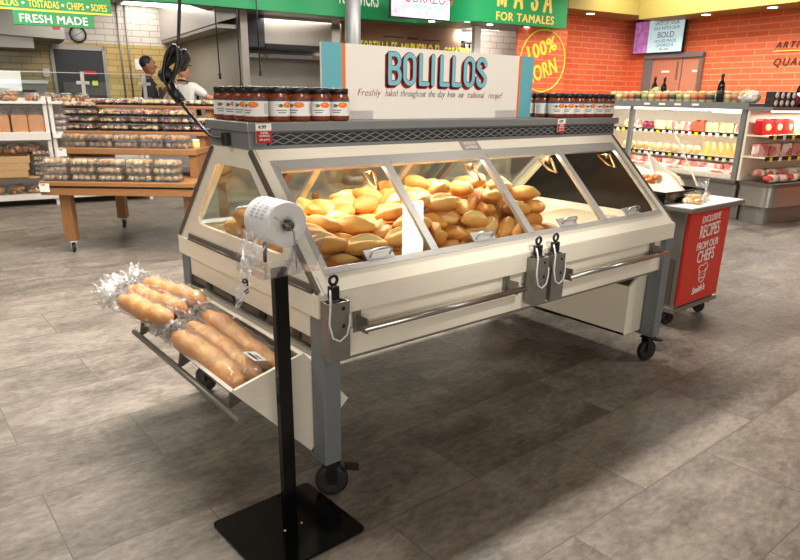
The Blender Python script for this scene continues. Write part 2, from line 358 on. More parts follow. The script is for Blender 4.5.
def put(name, me, parent=None, loc=None, rot=None):
    o = bpy.data.objects.new(name, me); COL.objects.link(o)
    if parent is not None: o.parent = parent
    if loc is not None: o.location = loc
    if rot is not None: o.rotation_euler = rot
    return o
def tag(o, label, cat, group=None, kind=None):
    if label: o['label'] = label
    if cat: o['category'] = cat
    if group: o['group'] = group
    if kind: o['kind'] = kind
    return o
def thing(name, label, cat, loc=(0, 0, 0), rz=0.0, group=None):
    o = bpy.data.objects.new(name, None); COL.objects.link(o); o.empty_display_size = 0.1
    o.location = loc; o.rotation_euler = (0, 0, rz)
    return tag(o, label, cat, group)
def copy_tree(o, parent=None, loc=None, rot=None):
    c = o.copy(); COL.objects.link(c)
    if parent is not None: c.parent = parent
    if loc is not None: c.location = loc
    for ch in list(o.children): copy_tree(ch, c)
    return c
def struct(o): o['kind'] = 'structure'; return o
ORD = ['first', 'second', 'third', 'fourth', 'fifth', 'sixth', 'seventh', 'eighth', 'ninth', 'tenth', 'eleventh', 'twelfth', 'thirteenth', 'fourteenth', 'fifteenth', 'sixteenth', 'seventeenth', 'eighteenth', 'nineteenth', 'twentieth', 'twenty-first', 'twenty-second', 'twenty-third', 'twenty-fourth', 'twenty-fifth']

def text(name, s, m, parent, loc, rot, size, xs=1.0, shear=0.0, bold=0.0, align='CENTER', extrude=0.0008, spacing=1.0):
    cu = bpy.data.curves.new(name, 'FONT'); cu.body = s; cu.size = size; cu.shear = shear; cu.offset = min(bold, 0); cu.align_x = align; cu.extrude = extrude; cu.space_character = spacing
    cu.resolution_u = 3
    t = bpy.data.objects.new(name, cu); COL.objects.link(t)
    bpy.context.view_layer.update()
    me = bpy.data.meshes.new_from_object(t.evaluated_get(bpy.context.evaluated_depsgraph_get()))
    bpy.data.objects.remove(t); bpy.data.curves.remove(cu)
    me.name = name
    for v in me.vertices: v.co.x *= xs
    if bold > 0:       # heavier strokes: the outline repeated a hair to each side
        vs0 = [v.co.copy() for v in me.vertices]; fs0 = [tuple(p.vertices) for p in me.polygons]; vs = []; fs = []
        for i, (dx, dy) in enumerate(((0, 0), (-bold, 0), (bold, 0), (0, bold * .6), (0, -bold * .6))):
            o_ = len(vs); vs += [(v.x + dx, v.y + dy, v.z + 1.5e-4 * i) for v in vs0]; fs += [tuple(k + o_ for k in f_) for f_ in fs0]
        bpy.data.meshes.remove(me); me = bpy.data.meshes.new(name); me.from_pydata(vs, [], fs)
    me.materials.clear(); me.materials.append(m)
    return put(name, me, parent, loc, rot)
def fit_text(s, m, parent, loc, width, height, bold=0.0, shear=0.0, spacing=1.06, rot=None):
    o = text('lettering', s, m, parent, loc, rot or (R(90), 0, 0), height * 1.38, 1.0, shear, bold, 'CENTER', spacing=spacing)
    xs = [v.co.x for v in o.data.vertices]; k = width / (max(xs) - min(xs))
    for v in o.data.vertices: v.co.x *= k
    return o
FRONT = (R(90), 0, 0)      # lettering that faces -Y of its parent

# the shop's own axes, turned 9.5 degrees from the case's
TH = R(-9.5)
def bw(bx, by, z=0.0): return (bx * math.cos(TH) - by * math.sin(TH), bx * math.sin(TH) + by * math.cos(TH), z)
BREAD = [
    (0.723,0.869,0.940,-0.81,-0.32,0.14,0.99), (0.670,0.677,0.926,-0.25,0.31,2.41,0.94), (1.188,0.564,0.973,0.00,0.02,0.66,0.93), (0.961,0.269,0.898,-3.05,-0.23,0.40,1.03),
    (0.378,0.729,0.887,-3.14,0.02,1.00,0.94), (0.946,0.636,0.973,0.00,-0.02,2.04,1.00), (1.459,0.422,0.845,1.55,0.08,1.33,1.09), (0.190,0.735,0.879,0.00,-0.07,1.71,0.96),
    (1.004,1.103,0.853,1.60,-3.11,-0.00,1.08), (0.814,0.465,0.978,-2.48,-0.29,0.40,1.08), (0.512,0.562,0.880,-0.05,-0.01,1.85,0.93), (0.176,0.872,0.877,0.48,0.01,-2.26,0.93),
    (0.984,0.438,0.968,-0.68,-0.08,2.92,0.94), (0.189,0.399,0.879,0.74,0.15,-1.13,0.95), (0.503,0.997,0.848,-0.11,0.18,1.16,0.95), (0.428,0.877,0.883,2.45,0.09,0.39,0.95),
    (0.853,0.124,0.838,-0.65,3.11,0.02,0.93), (0.566,0.914,0.875,-0.26,-0.04,0.85,1.08), (1.316,0.435,0.969,0.77,-0.28,0.87,1.07), (1.469,0.830,0.843,1.11,0.10,-1.52,0.95),
    (1.437,0.302,0.866,-0.90,0.44,-2.49,0.92), (0.480,0.472,0.894,-1.96,0.03,2.20,1.02), (1.434,0.589,0.896,-2.65,0.30,0.74,1.01), (0.440,0.654,0.889,-2.60,-0.03,1.37,0.92),
    (0.230,0.592,0.887,-0.01,-3.13,0.05,1.01), (0.885,0.375,0.945,-0.19,-0.57,2.00,1.03), (1.056,0.499,0.982,-3.12,-0.01,-0.38,1.03), (1.454,0.711,0.858,0.35,0.28,-1.34,0.97),
    (1.105,0.707,0.984,-2.60,0.02,-1.92,1.04), (1.108,0.190,0.866,1.25,2.89,0.52,1.07), (0.522,0.730,0.892,-2.58,-0.09,-0.53,1.02), (1.268,1.091,0.858,-0.73,-0.04,3.00,1.09),
    (1.147,0.132,0.844,-1.81,-0.08,0.52,0.99), (0.263,0.988,0.853,0.62,-0.12,-2.66,1.00), (0.103,0.529,0.878,0.00,0.02,1.35,0.96), (0.890,0.781,0.989,1.95,0.04,1.45,1.07),
    (0.603,0.816,0.904,-0.74,-0.04,1.37,0.95), (0.441,0.137,0.834,-3.09,0.04,-0.37,1.01), (1.426,0.470,0.889,-1.52,0.48,1.25,1.04), (0.589,0.589,0.908,3.06,-0.15,-1.19,0.95),
    (0.538,0.265,0.850,-0.64,-0.15,2.40,1.08), (0.630,1.081,0.835,-0.26,0.02,0.12,1.04), (0.099,0.772,0.884,-0.40,-0.15,1.72,0.99), (0.501,0.828,0.909,-1.25,0.52,-2.90,1.02),
    (0.380,0.560,0.890,-0.83,0.02,1.83,1.03), (0.405,0.264,0.855,-0.65,2.96,0.94,1.04), (0.886,1.028,0.888,0.66,-2.54,1.32,1.02), (1.053,0.237,0.872,0.84,-0.20,0.50,1.08),
    (0.789,1.084,0.855,3.08,0.04,0.12,0.98), (0.322,0.919,0.876,0.75,-3.09,0.14,1.03), (1.014,1.026,0.879,0.92,0.12,2.89,0.95), (1.461,0.699,0.935,-2.45,0.00,1.62,0.97),
    (1.282,0.883,0.967,2.18,0.11,0.19,1.01), (0.552,0.348,0.879,-1.18,0.08,2.53,1.05), (0.979,0.798,0.973,-0.01,0.00,1.02,1.00), (0.393,0.363,0.875,-0.67,2.99,0.76,1.08),
    (0.686,0.971,0.884,-0.14,-0.48,-0.84,1.02), (1.262,0.673,0.973,0.00,0.02,3.04,1.06), (0.293,0.822,0.887,3.06,-0.00,-0.24,1.01), (0.663,0.434,0.928,2.22,0.10,2.21,1.08),
    (0.271,0.702,0.892,0.42,0.32,1.01,1.03), (0.722,0.144,0.840,2.82,-0.12,0.49,0.96), (0.503,0.188,0.843,0.75,-0.07,2.53,1.00), (0.138,0.654,0.899,-0.25,0.45,-3.05,1.05),
    (0.644,0.221,0.862,2.09,0.32,-1.46,0.97), (0.228,0.478,0.879,0.04,0.16,-0.98,0.96), (0.105,0.292,0.864,1.19,-0.27,1.04,1.00), (0.481,0.693,0.936,-0.44,0.27,-1.60,1.06),
    (0.130,0.159,0.841,-3.10,0.28,-0.64,1.07), (0.109,0.418,0.910,2.71,-0.77,0.78,1.07), (0.416,0.776,0.940,0.46,-0.06,-1.78,1.06), (0.308,0.623,0.926,0.34,0.09,1.28,0.92),
    (0.569,0.446,0.900,0.44,-0.22,1.88,1.00), (0.130,0.583,0.942,0.89,-3.10,-0.44,0.93), (0.313,0.773,0.935,-0.11,-0.07,2.17,0.94), (0.697,0.523,0.937,-0.33,0.25,2.10,0.92),
    (0.330,0.414,0.887,2.48,-0.07,0.71,1.00), (0.321,0.507,0.902,0.56,-0.55,-0.51,0.94), (0.101,0.710,0.953,-0.14,-3.04,1.44,1.00), (0.502,0.574,0.950,3.10,-0.05,0.82,1.02),
    (1.404,0.811,0.905,1.34,0.54,1.29,0.96), (1.276,0.142,0.840,-2.85,-0.07,0.50,1.07), (0.667,0.325,0.902,0.46,-2.97,-0.87,1.04), (1.203,0.310,0.922,-0.96,2.72,0.64,1.02),
    (0.805,1.018,0.900,0.59,0.21,-2.40,1.03), (1.116,0.604,0.989,1.94,0.07,0.69,1.04), (0.831,0.653,0.976,-0.39,0.08,-1.65,0.96), (1.459,0.537,0.948,-2.66,-0.01,1.68,0.96),
    (0.946,0.969,0.935,0.20,-0.02,0.98,1.09), (1.406,0.164,0.837,-0.24,-3.12,0.96,0.92), (0.404,0.992,0.863,0.03,0.51,2.41,1.02), (0.907,0.543,0.978,0.01,0.21,-0.89,0.98),
    (0.937,0.179,0.856,-1.44,-0.17,2.67,0.96), (1.121,1.068,0.878,1.38,0.38,-0.06,0.98), (1.385,0.657,0.954,-2.66,0.07,-1.50,0.93), (0.807,0.818,0.978,3.00,-0.23,0.72,1.02),
    (0.668,0.784,0.949,-0.08,0.26,-0.82,1.00), (1.139,0.830,0.973,-0.66,-0.03,-0.12,1.01), (0.943,0.317,0.959,-0.65,0.13,-2.02,1.04), (0.959,0.622,1.043,-3.08,-0.11,1.47,0.97),
    (0.776,0.561,0.984,-1.78,-0.47,-0.54,1.04), (0.439,0.345,0.924,-0.14,-3.13,0.61,0.92), (0.381,0.617,0.961,-0.42,-2.94,0.92,1.01), (1.082,0.290,0.934,-0.25,0.32,0.96,0.98),
    (0.805,0.947,0.940,-0.58,-0.06,2.88,0.93), (1.027,0.742,0.987,1.09,-0.03,0.77,0.99), (1.235,0.761,0.975,0.11,0.01,-3.06,0.97), (1.342,0.223,0.873,1.50,-0.06,-3.03,0.93),
    (0.742,0.709,0.973,0.12,-0.29,2.13,1.03), (0.846,0.307,0.926,-1.43,-0.10,2.34,0.93), (1.369,0.544,0.959,0.44,0.24,-1.10,0.97), (1.442,0.939,0.873,-0.36,-0.49,-1.03,1.07),
    (1.036,0.620,1.003,0.94,-0.10,-1.69,0.97), (1.180,0.389,0.959,3.00,-0.21,0.41,0.98), (1.026,0.934,0.944,2.48,0.43,0.67,1.05), (0.704,0.202,0.884,-1.24,-0.32,-2.34,1.07),
    (1.242,1.029,0.898,-2.68,0.22,-0.11,1.08), (0.580,0.688,0.947,0.46,0.11,-0.91,0.93), (1.462,1.054,0.842,1.93,-0.18,-1.26,0.94), (1.222,0.484,0.984,-0.56,-3.05,0.26,1.00),
    (1.058,0.363,0.951,0.64,0.36,-2.60,1.00), (1.298,0.958,0.916,0.51,-0.17,-2.89,1.06), (1.282,0.574,1.016,0.54,-3.06,-0.98,1.08), (0.635,0.597,0.973,-0.45,3.01,0.38,0.99),
    (0.814,0.214,0.883,3.10,0.05,1.45,0.95), (1.145,0.978,0.915,-0.83,-0.09,-0.69,0.93), (0.753,0.296,0.916,0.31,0.06,1.76,1.01), (0.585,0.337,0.967,-0.14,-0.10,-0.14,0.93),
    (0.237,0.193,0.831,-0.15,-0.06,2.40,0.97), (0.737,0.347,1.006,-0.04,-0.03,0.74,0.99), (0.280,0.275,0.890,0.08,-0.14,2.54,0.94), (0.235,0.345,0.955,0.18,0.07,1.91,1.00),
    (0.881,0.389,1.039,-0.14,0.11,0.69,1.03), (0.138,0.294,0.937,-0.07,0.10,-0.31,1.00), (1.251,0.372,1.026,0.21,0.04,0.12,1.05), (1.323,0.332,0.916,-0.12,-0.08,0.62,0.98),
    (1.362,0.310,0.986,0.13,0.07,2.53,0.94), (1.239,0.237,0.939,-0.24,-0.09,3.07,0.94), (0.165,0.207,0.912,-0.01,0.01,-0.19,0.99), (0.358,0.415,0.947,-0.24,0.10,0.38,0.95),
    (0.464,0.267,0.918,0.17,-0.00,0.81,1.04), (1.017,0.384,1.030,-0.02,0.08,1.22,1.00), (0.930,0.202,0.922,0.24,0.13,0.07,0.95), (0.497,0.175,0.903,0.09,-0.08,0.10,0.97),
    (1.139,0.417,1.055,-0.08,-0.14,0.49,0.93), (0.666,0.408,0.991,-0.07,0.02,0.39,0.99), (0.318,0.168,0.895,0.06,0.01,-0.20,1.01), (0.600,0.228,0.936,-0.03,0.01,-0.26,0.98),
    (0.825,0.293,0.991,-0.10,0.01,0.08,1.05), (1.127,0.299,0.997,0.07,0.11,0.50,0.97), (1.396,0.272,0.927,-0.20,0.09,1.29,0.96), (1.235,0.239,0.865,0.06,0.09,1.62,0.95),
    (0.350,0.294,0.947,-0.22,0.03,2.25,1.01),
]
# ------------------------------------------------------------------ the setting
f = MB().box(-9, 16, -7, 18, -0.05, 0).build('floor', M['floor']); struct(f)
def wall(name, bx0, by0, bx1, by1, z0, z1, m, th=0.12):
    """wall from (bx0,by0) to (bx1,by1) in shop axes; its local X runs along it, its face is local -Y"""
    a = Vector(bw(bx0, by0)); b = Vector(bw(bx1, by1)); L = (b - a).length
    o = MB().box(0, L, 0, th, z0, z1).build(name, m); o.location = a; o.rotation_euler = (0, 0, math.atan2(b.y - a.y, b.x - a.x)); return struct(o)
wall('wall_back_lower', -7, 13.975, 2.62, 13.975, 0, 2.39, M['yellowbrick'])
wall('wall_back_upper', -7, 13.975, 2.62, 13.975, 2.39, 3.9, M['whitebrick'])
wall('wall_kitchen_side', 2.62, 13.975, 2.62, 9.35, 0, 3.9, M['steel_warm'])
wall('wall_kitchen_steel', 2.74, 10.6, 7.25, 10.6, 0, 3.9, M['steel_warm'])
wall('wall_kitchen_tile', 7.25, 10.2, 9.6, 10.2, 0, 3.9, M['whitebrick'])
wall('wall_orange_back', 8.62, 9.06, 11.4, 9.06, 0, 3.9, M['orangebrick'])
wo = wall('wall_orange_right', 11.4, 9.06, 11.4, -4.0, 0, 3.9, M['orangebrick'])
ce = MB().box(-9, 16, -7, 18, 3.9, 3.95).build('ceiling', M['ceil']); struct(ce)
kc = MB().box(-7, 2.6, 9.6, 13.97, 3.2, 3.25).build('ceiling_kitchen', M['ceil'], rot=(0, 0, TH)); struct(kc)
# mustard bulkhead that runs round the orange walls
sf = MB().box(8.62, 11.38, 8.2, 9.05, 3.06, 3.6).box(10.55, 11.38, -4, 8.2, 2.98, 3.6).build('trim_bulkhead', M['soffit'], rot=(0, 0, TH)); struct(sf)

# kitchen door in the tiled wall
dr = thing('kitchen_door', 'charcoal kitchen door with a small window in the yellow tiled wall', 'door', bw(0.02, 13.97), TH)
fr = MB().box(0.0, 0.06, -0.06, 0, 0, 2.33).box(0.98, 1.04, -0.06, 0, 0, 2.33).box(0, 1.04, -0.06, 0, 2.24, 2.33).build('door_frame', M['steel_dull'], dr)
lf = MB().box(0.06, 0.98, -0.035, 0, 0.0, 2.24).build('door_leaf', M['doorgrey'], dr)
wn = MB().box(0.54, 0.86, -0.05, -0.035, 1.50, 1.86).build('door_window', M['black'], lf); wn['label'] = 'small dark window with red and yellow notices'
MB().box(0.57, 0.82, -0.056, -0.05, 1.76, 1.84).build('window_notice', M['tagred'], lf); MB().box(0.72, 0.83, -0.056, -0.05, 1.55, 1.64).build('window_notice', M['lime'], lf)
ck = thing('wall_clock', 'round white wall clock with black rim above the kitchen door', 'clock', bw(0.585, 13.965, 2.545), TH)
rx = Matrix.Rotation(R(90), 4, 'X')
MB().lathe([(0.125, 0.0), (0.16, 0.0), (0.165, 0.02), (0.16, 0.045), (0.135, 0.045), (0.13, 0.02)], 32, mtx=rx, cap=False).build('rim', M['black'], ck)
MB().lathe([(0.0, 0.02), (0.135, 0.02), (0.135, 0.0)], 32, mtx=rx).build('dial', M['white'], ck)
h = MB()
for k in range(12):
    a = k * PI / 6; h.box(-0.004, 0.004, -0.026, -0.022, 0.098, 0.118, mtx=Matrix.Rotation(a, 4, 'Y'))
h.build('hour_marks', M['ink'], ck)
MB().box(-0.005, 0.005, -0.028, -0.023, -0.02, 0.075, mtx=Matrix.Rotation(R(62), 4, 'Y')).build('hand', M['ink'], ck)
MB().box(-0.004, 0.004, -0.030, -0.025, -0.02, 0.10, mtx=Matrix.Rotation(R(240), 4, 'Y')).build('hand', M['ink'], ck)
for i, bx in enumerate((1.375, 1.535)):
    tag(MB().tube([(0, 0, 0.9), (0, 0, 3.2)], 0.018, 8).build('wall_conduit', M['steel_dull'], loc=bw(bx, 13.94)), ['thin grey conduit on tiled wall, nearer the kitchen door', 'thin grey conduit on tiled wall, farther right of kitchen door'][i], 'pipe')
nt_ = MB().box(-0.07, 0.07, -0.008, 0, -0.11, 0.11).build('wall_notice', M['paper'], loc=bw(1.71, 13.965, 2.0), rot=(0, 0, TH)); tag(nt_, 'white paper notice taped to yellow tiles behind the man in black', 'notice')
MB().box(-0.06, 0.06, -0.03, 0, -0.08, 0.08).build('light_switch_box', M['white'], loc=bw(-0.10, 13.965, 1.78), rot=(0, 0, TH))
tag(bpy.data.objects['light_switch_box'], 'small pale switch box left of the kitchen door frame', 'switch')
st = thing('steel_cabinet', 'low steel kitchen cabinet against yellow tiles left of the door', 'cabinet', bw(-3.0, 13.3), TH)
MB().box(0, 2.85, 0, 0.6, 0.02, 1.56).build('body', M['steel_dull'], st); MB().box(-0.03, 2.88, -0.04, 0.62, 1.56, 1.62).build('top', M['steel'], st)
MB().box(1.7, 2.75, -0.02, 0.0, 0.9, 1.5).build('door', M['steel_dull'], st); MB().box(2.4, 2.65, -0.03, -0.02, 1.40, 1.44).build('handle', M['black'], st)
# big exhaust box at far left, under the green header sign
hd = thing('exhaust_hood', 'dark grey exhaust hood behind the hanging FRESH MADE sign', 'hood', bw(-3.2, 12.3), TH)
MB().prism([(0, 2.45), (0, 3.19), (3.42, 3.19), (3.42, 2.33)], 0, 1.5, 'y').build('canopy', M['steel_dull'], hd)
MB().box(0.05, 2.9, 0.1, 1.3, 2.16, 2.44).build('filter_bank', M['steel_dull'], hd)
MB().box(3.24, 3.36, -0.012, 0, 2.5, 2.54).build('maker_plate', M['tagred'], hd)
# main hood, running toward the camera along the steel side wall
h2 = thing('exhaust_hood', 'long stainless exhaust hood along the steel side wall above the cooks', 'hood', bw(2.22, 8.95), TH)
MB().prism([(0.0, 2.50), (0.0, 3.19), (0.39, 3.19), (0.39, 2.62)], 0.45, 5.0, 'y').build('canopy', M['steel'], h2)
MB().box(0.02, 0.36, 0.5, 4.95, 2.44, 2.50).build('gutter', M['steel_dull'], h2)
h3 = thing('exhaust_hood', 'square stainless exhaust hood above the rear steel splash wall', 'hood', bw(2.8, 9.75), TH)
MB().box(0.0, 0.36, 0.0, 0.8, 2.2, 3.85).build('dark_end_panel', M['doorgrey'], h3)
MB().box(0.36, 1.62, 0.0, 0.8, 2.26, 3.85).build('canopy', M['steel_warm'], h3)
MB().box(0.36, 1.66, -0.05, 0.8, 2.19, 2.26).build('rim', M['black'], h3)
sh = MB().box(-0.15, 1.95, 0.0, 0.2, 2.09, 2.12).box(-0.15, 1.95, -0.02, 0.0, 2.06, 2.13).build('wall_shelf', M['chrome'], loc=bw(2.9, 10.38), rot=(0, 0, TH)); tag(sh, 'narrow steel wall shelf on the rear kitchen splash wall', 'shelf')
kl = thing('ceiling_light', 'rectangular lit panel in the kitchen ceiling above the tiled wall', 'light', bw(1.42, 12.75, 3.2), TH)
MB().box(0, 0.95, 0, 1.15, -0.03, 0).build('frame', M['white'], kl); MB().box(0.05, 0.90, 0.05, 1.10, -0.036, -0.03).build('diffuser', M['lampemit'], kl)

# service counter with a glass guard
sc_ = thing('service_counter', 'long kitchen service counter with glass guard, behind the cookie table', 'counter', bw(-1.6, 8.3), TH)
MB().box(0, 10.0, 0, 0.42, 0, 1.05).build('base', M['steel_dull'], sc_); MB().box(-0.02, 10.02, -0.03, 0.44, 1.05, 1.10).build('worktop', M['steel'], sc_)
g = MB().box(0, 2.72, 0.0, 0.008, 1.10, 1.665).build('glass_guard', M['glass'], sc_)
MB().box(0, 2.72, -0.002, 0.010, 1.660, 1.667).build('glass_edge_rail', M['steel'], g)
for x in (1.68, 2.47):
    p = MB().box(x - 0.022, x + 0.022, -0.03, -0.004, 1.10, 1.68).box(x - 0.08, x + 0.08, -0.03, -0.004, 1.52, 1.56).build('guard_post', M['steel'], sc_)
ct = MB().box(0, 1.0, 0, 0.3, 0, 0.30, ).build('steam_pan', M['steel_dull'], loc=bw(0.30, 8.86, 1.12), rot=(0, 0, TH)); 
bpy.data.objects.remove(ct)

# green header over the counter: a chain of faces
P = [(0.72, 9.05), (1.57, 8.9), (4.365, 9.06), (5.838, 9.118), (6.519, 8.176), (8.605, 8.198)]
Q = [(0.72, 9.25), (1.57, 9.1), (4.365, 9.26), (5.9, 9.318), (6.62, 8.42), (8.605, 8.44)]
hb = thing('header_fascia', 'long green header fascia hung over the kitchen counter', 'sign', (0, 0, 0), TH)
def fascia(i0, i1, name):
    b = MB()
    for i in range(i0, i1):
        vs = [(*P[i], 2.7), (*P[i + 1], 2.7), (*Q[i + 1], 2.7), (*Q[i], 2.7), (*P[i], 3.88), (*P[i + 1], 3.88), (*Q[i + 1], 3.88), (*Q[i], 3.88)]
        b.add(vs, [(0, 1, 5, 4), (1, 2, 6, 5), (2, 3, 7, 6), (3, 0, 4, 7), (4, 5, 6, 7), (3, 2, 1, 0)])
    return b.build(name, M['green'], hb)
fascia(0, 3, 'front_panel'); fascia(3, 4, 'return_panel'); mp_ = fascia(4, 5, 'masa_panel')
sb = MB().prism([(1.57, 8.95), (5.838, 9.13), (6.519, 8.19), (8.6, 8.21), (8.6, 9.0), (7.2, 10.5), (2.8, 10.5)], 2.715, 2.73, 'z').build('soffit_board', M['steel_warm'], hb)
a45 = math.atan2(0.16, 2.8)
fit_text('TO', M['whiteletter'], hb, (4.305, 9.03, 2.905), .16, .28, .008, rot=(R(90), 0, a45)); fit_text('WICKS', M['whiteletter'], hb, (4.79, 9.055, 2.90), .46, .28, .008, rot=(R(90), 0, a45))
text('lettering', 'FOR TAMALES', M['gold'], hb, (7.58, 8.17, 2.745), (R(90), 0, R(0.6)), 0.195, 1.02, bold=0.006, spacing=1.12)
for x, y in ((5.95, 8.8), (6.45, 8.4), (7.1, 8.6), (7.9, 8.5)):
    k = MB().lathe([(0.0, 0.0), (0.05, 0.0), (0.06, 0.012)], 14).build('downlight', M['lampemit'], hb, loc=(x, y, 2.70))
# television on the fascia
def tv(name, label, loc, rz, w, h_, scr, pic, lines, picw):
    t = thing(name, label, 'television', loc, rz)
    MB().box(-w / 2 - 0.02, w / 2 + 0.02, 0, 0.06, -0.02, h_ + 0.02).build('casing', M['black'], t, 0.006)
    s = MB().box(-w / 2, w / 2, -0.004, 0, 0, h_).build('screen', scr, t)
    MB().box(-w / 2, -w / 2 + picw * w, -0.006, -0.004, 0, h_).build('picture', pic, s)
    for (tx, x, z, sz, xs, m) in lines: text('screen_text', tx, m, s, (x * w, -0.008, z * h_), FRONT, sz * h_, xs)
    if 'menu' in name: MB().box(-0.04, 0.04, 0.06, 0.10, h_ * 0.3, 3.9 - loc[2]).build('ceiling_bracket', M['black'], t)
    else: MB().box(-0.1, 0.1, 0.06, 0.10, h_ * 0.3, h_ * 0.7).build('wall_bracket', M['black'], t)
    return t
tv('menu_television', 'wide screen reading CORAZON hung before the green header', bw(5.27, 8.05, 2.655), TH, 1.12, 0.63, M['screen2'], M['photo2'],
   [('CORAZON', 0.13, 0.36, 0.40, 0.75, M['inkred']), ('FAMILIA DE TODO', 0.12, 0.21, 0.16, 0.8, M['green']), ('DEL SUR', 0.02, 0.09, 0.10, 0.9, M['screenink'])], 0.3)
tv('wall_television', 'wide screen reading BOLD on the orange tiled wall', bw(11.24, 8.24, 2.385), TH + R(-90), 1.24, 0.63, M['screen'], M['photo1'],
   [('SPICE UP YOUR', 0.16, 0.84, 0.14, 1.0, M['screenink']), ('DAY WITH OUR', 0.16, 0.69, 0.14, 1.0, M['screenink']), ('BOLD', 0.16, 0.45, 0.26, 1.0, M['screenink']), ('HOUSE-MADE', 0.16, 0.30, 0.14, 1.0, M['screenink']), ('CHORIZOS', 0.16, 0.17, 0.14, 1.0, M['screenink']), ('Best Seller', 0.16, 0.06, 0.10, 0.9, M['inkred'])], 0.3)
for i, (y0, z) in enumerate(((6.9, 2.975), (5.6, 2.975), (8.8, 3.055))):
    MB().lathe([(0.0, 0.0), (0.075, 0.0), (0.085, 0.012)], 16).build('downlight', M['lampemit'], sf, loc=((10.9, y0, z - 0.002) if i < 2 else (9.6, 8.6, 3.055)))
# menu board under the header
mb = thing('menu_board', 'bronze menu board with yellow lettering below the green header', 'sign', bw(4.55, 9.62), TH)
MB().box(0, 2.62, 0, 0.05, 1.0, 2.7).build('panel', M['menu'], mb)
fit_text('TORTILLA ES', M['lime'], mb, (0.76, -0.004, 2.17), .80, .235, .008); fit_text('MI', M['lime'], mb, (1.33, -0.004, 2.16), .16, .235, .008)
fit_text('PUEBLO EL', M['yellow'], mb, (1.80, -0.004, 2.15), .70, .25, .016); fit_text('CORAZON', M['lime'], mb, (2.53, -0.004, 2.14), .60, .235, .008)
MB().box(0.86, 1.30, -0.006, 0, 2.475, 2.495).box(1.70, 2.12, -0.006, 0, 2.455, 2.475).box(1.38, 1.62, -0.006, 0, 2.46, 2.495).build('ornament_rule', M['ink'], mb)
tag(MB().box(-0.07, 0.07, -0.05, 0.05, 0, 2.7).build('kitchen_post', M['white'], loc=bw(7.06, 8.95), rot=(0, 0, TH)), 'slim pale steel post right of the bronze menu board', 'post')
k = thing('equipment_rack', 'black wire rack standing by the white tile wall', 'rack', bw(7.35, 9.75), TH)
for x in (0, 0.34):
    for y in (0, 0.3): MB().tube([(x, y, 0), (x, y, 2.5)], 0.018, 8).build('upright', M['black'], k)
for z in (0.4, 0.95, 1.5, 2.05, 2.48): MB().box(-0.02, 0.36, -0.02, 0.32, z, z + 0.03).build('shelf', M['black'], k)
# steel column in front of the header
co = thing('steel_column', 'round grey structural column in front of the green header', 'column', bw(4.058, 8.12), TH)
MB().lathe([(0.125, 0.0), (0.125, 3.9)], 28).build('shaft', M['shelfgrey'], co); MB().lathe([(0.16, 0.0), (0.16, 0.12), (0.13, 0.14)], 28).build('base_collar', M['steel_dull'], co)
# 100% CORN panel
cp = thing('corn_panel', 'orange tiled panel painted with a lime circle and 100% CORN', 'sign', bw(7.70, 8.50), TH)
MB().box(0, 1.24, 0, 0.05, 0.0, 2.70).build('panel', M['orangebrick'], cp)
ring = []
for k in range(48):
    a = 2 * PI * k / 48; ring.append((0.655 + 0.565 * math.cos(a), -0.006, 2.12 + 0.57 * math.sin(a)))
MB().tube(ring, 0.014, 6, closed=True).build('painted_ring', M['lime'], cp)
rt = Euler((R(90), R(-13), 0)).to_matrix().to_euler()
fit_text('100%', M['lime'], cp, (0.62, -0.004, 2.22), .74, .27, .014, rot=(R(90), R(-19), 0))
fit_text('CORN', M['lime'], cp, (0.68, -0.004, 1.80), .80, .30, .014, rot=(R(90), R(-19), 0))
# hanging green signs
def hsign(label, bx, by, w, z0, z1, s, m, sz, xs, z, stripe=False):
    t = thing('hanging_sign', label, 'sign', bw(bx, by), TH)
    MB().box(-w, 0, 0, 0.05, z0, z1).build('board', M['greensign'], t, 0.004)
    if stripe: MB().box(-w, 0, -0.006, 0, z0, z0 + 0.022).build('yellow_edge', M['yellow'], t)
    text('lettering', s, m, t, (-w / 2, -0.006, z), FRONT, sz, xs, bold=0.006, spacing=1.12)
    for x in (-0.2, -w + 0.2): MB().tube([(x, 0.025, z1), (x, 0.025, 3.9)], 0.006, 6).build('hanger', M['steel_dull'], t)
    return t
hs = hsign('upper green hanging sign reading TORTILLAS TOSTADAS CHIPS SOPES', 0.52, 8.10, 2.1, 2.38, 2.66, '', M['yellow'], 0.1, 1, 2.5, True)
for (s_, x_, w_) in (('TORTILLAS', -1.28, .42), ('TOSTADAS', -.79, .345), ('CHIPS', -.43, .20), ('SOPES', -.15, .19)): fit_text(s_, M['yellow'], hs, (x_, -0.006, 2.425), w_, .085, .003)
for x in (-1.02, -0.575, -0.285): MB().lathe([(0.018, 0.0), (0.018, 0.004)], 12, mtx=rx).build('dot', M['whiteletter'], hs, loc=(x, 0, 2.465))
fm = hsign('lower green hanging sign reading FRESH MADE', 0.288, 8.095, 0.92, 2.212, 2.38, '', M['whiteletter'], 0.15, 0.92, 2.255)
fit_text('FRESH MADE', M['whiteletter'], fm, (-0.465, -0.006, 2.245), 0.78, 0.098, 0.003)
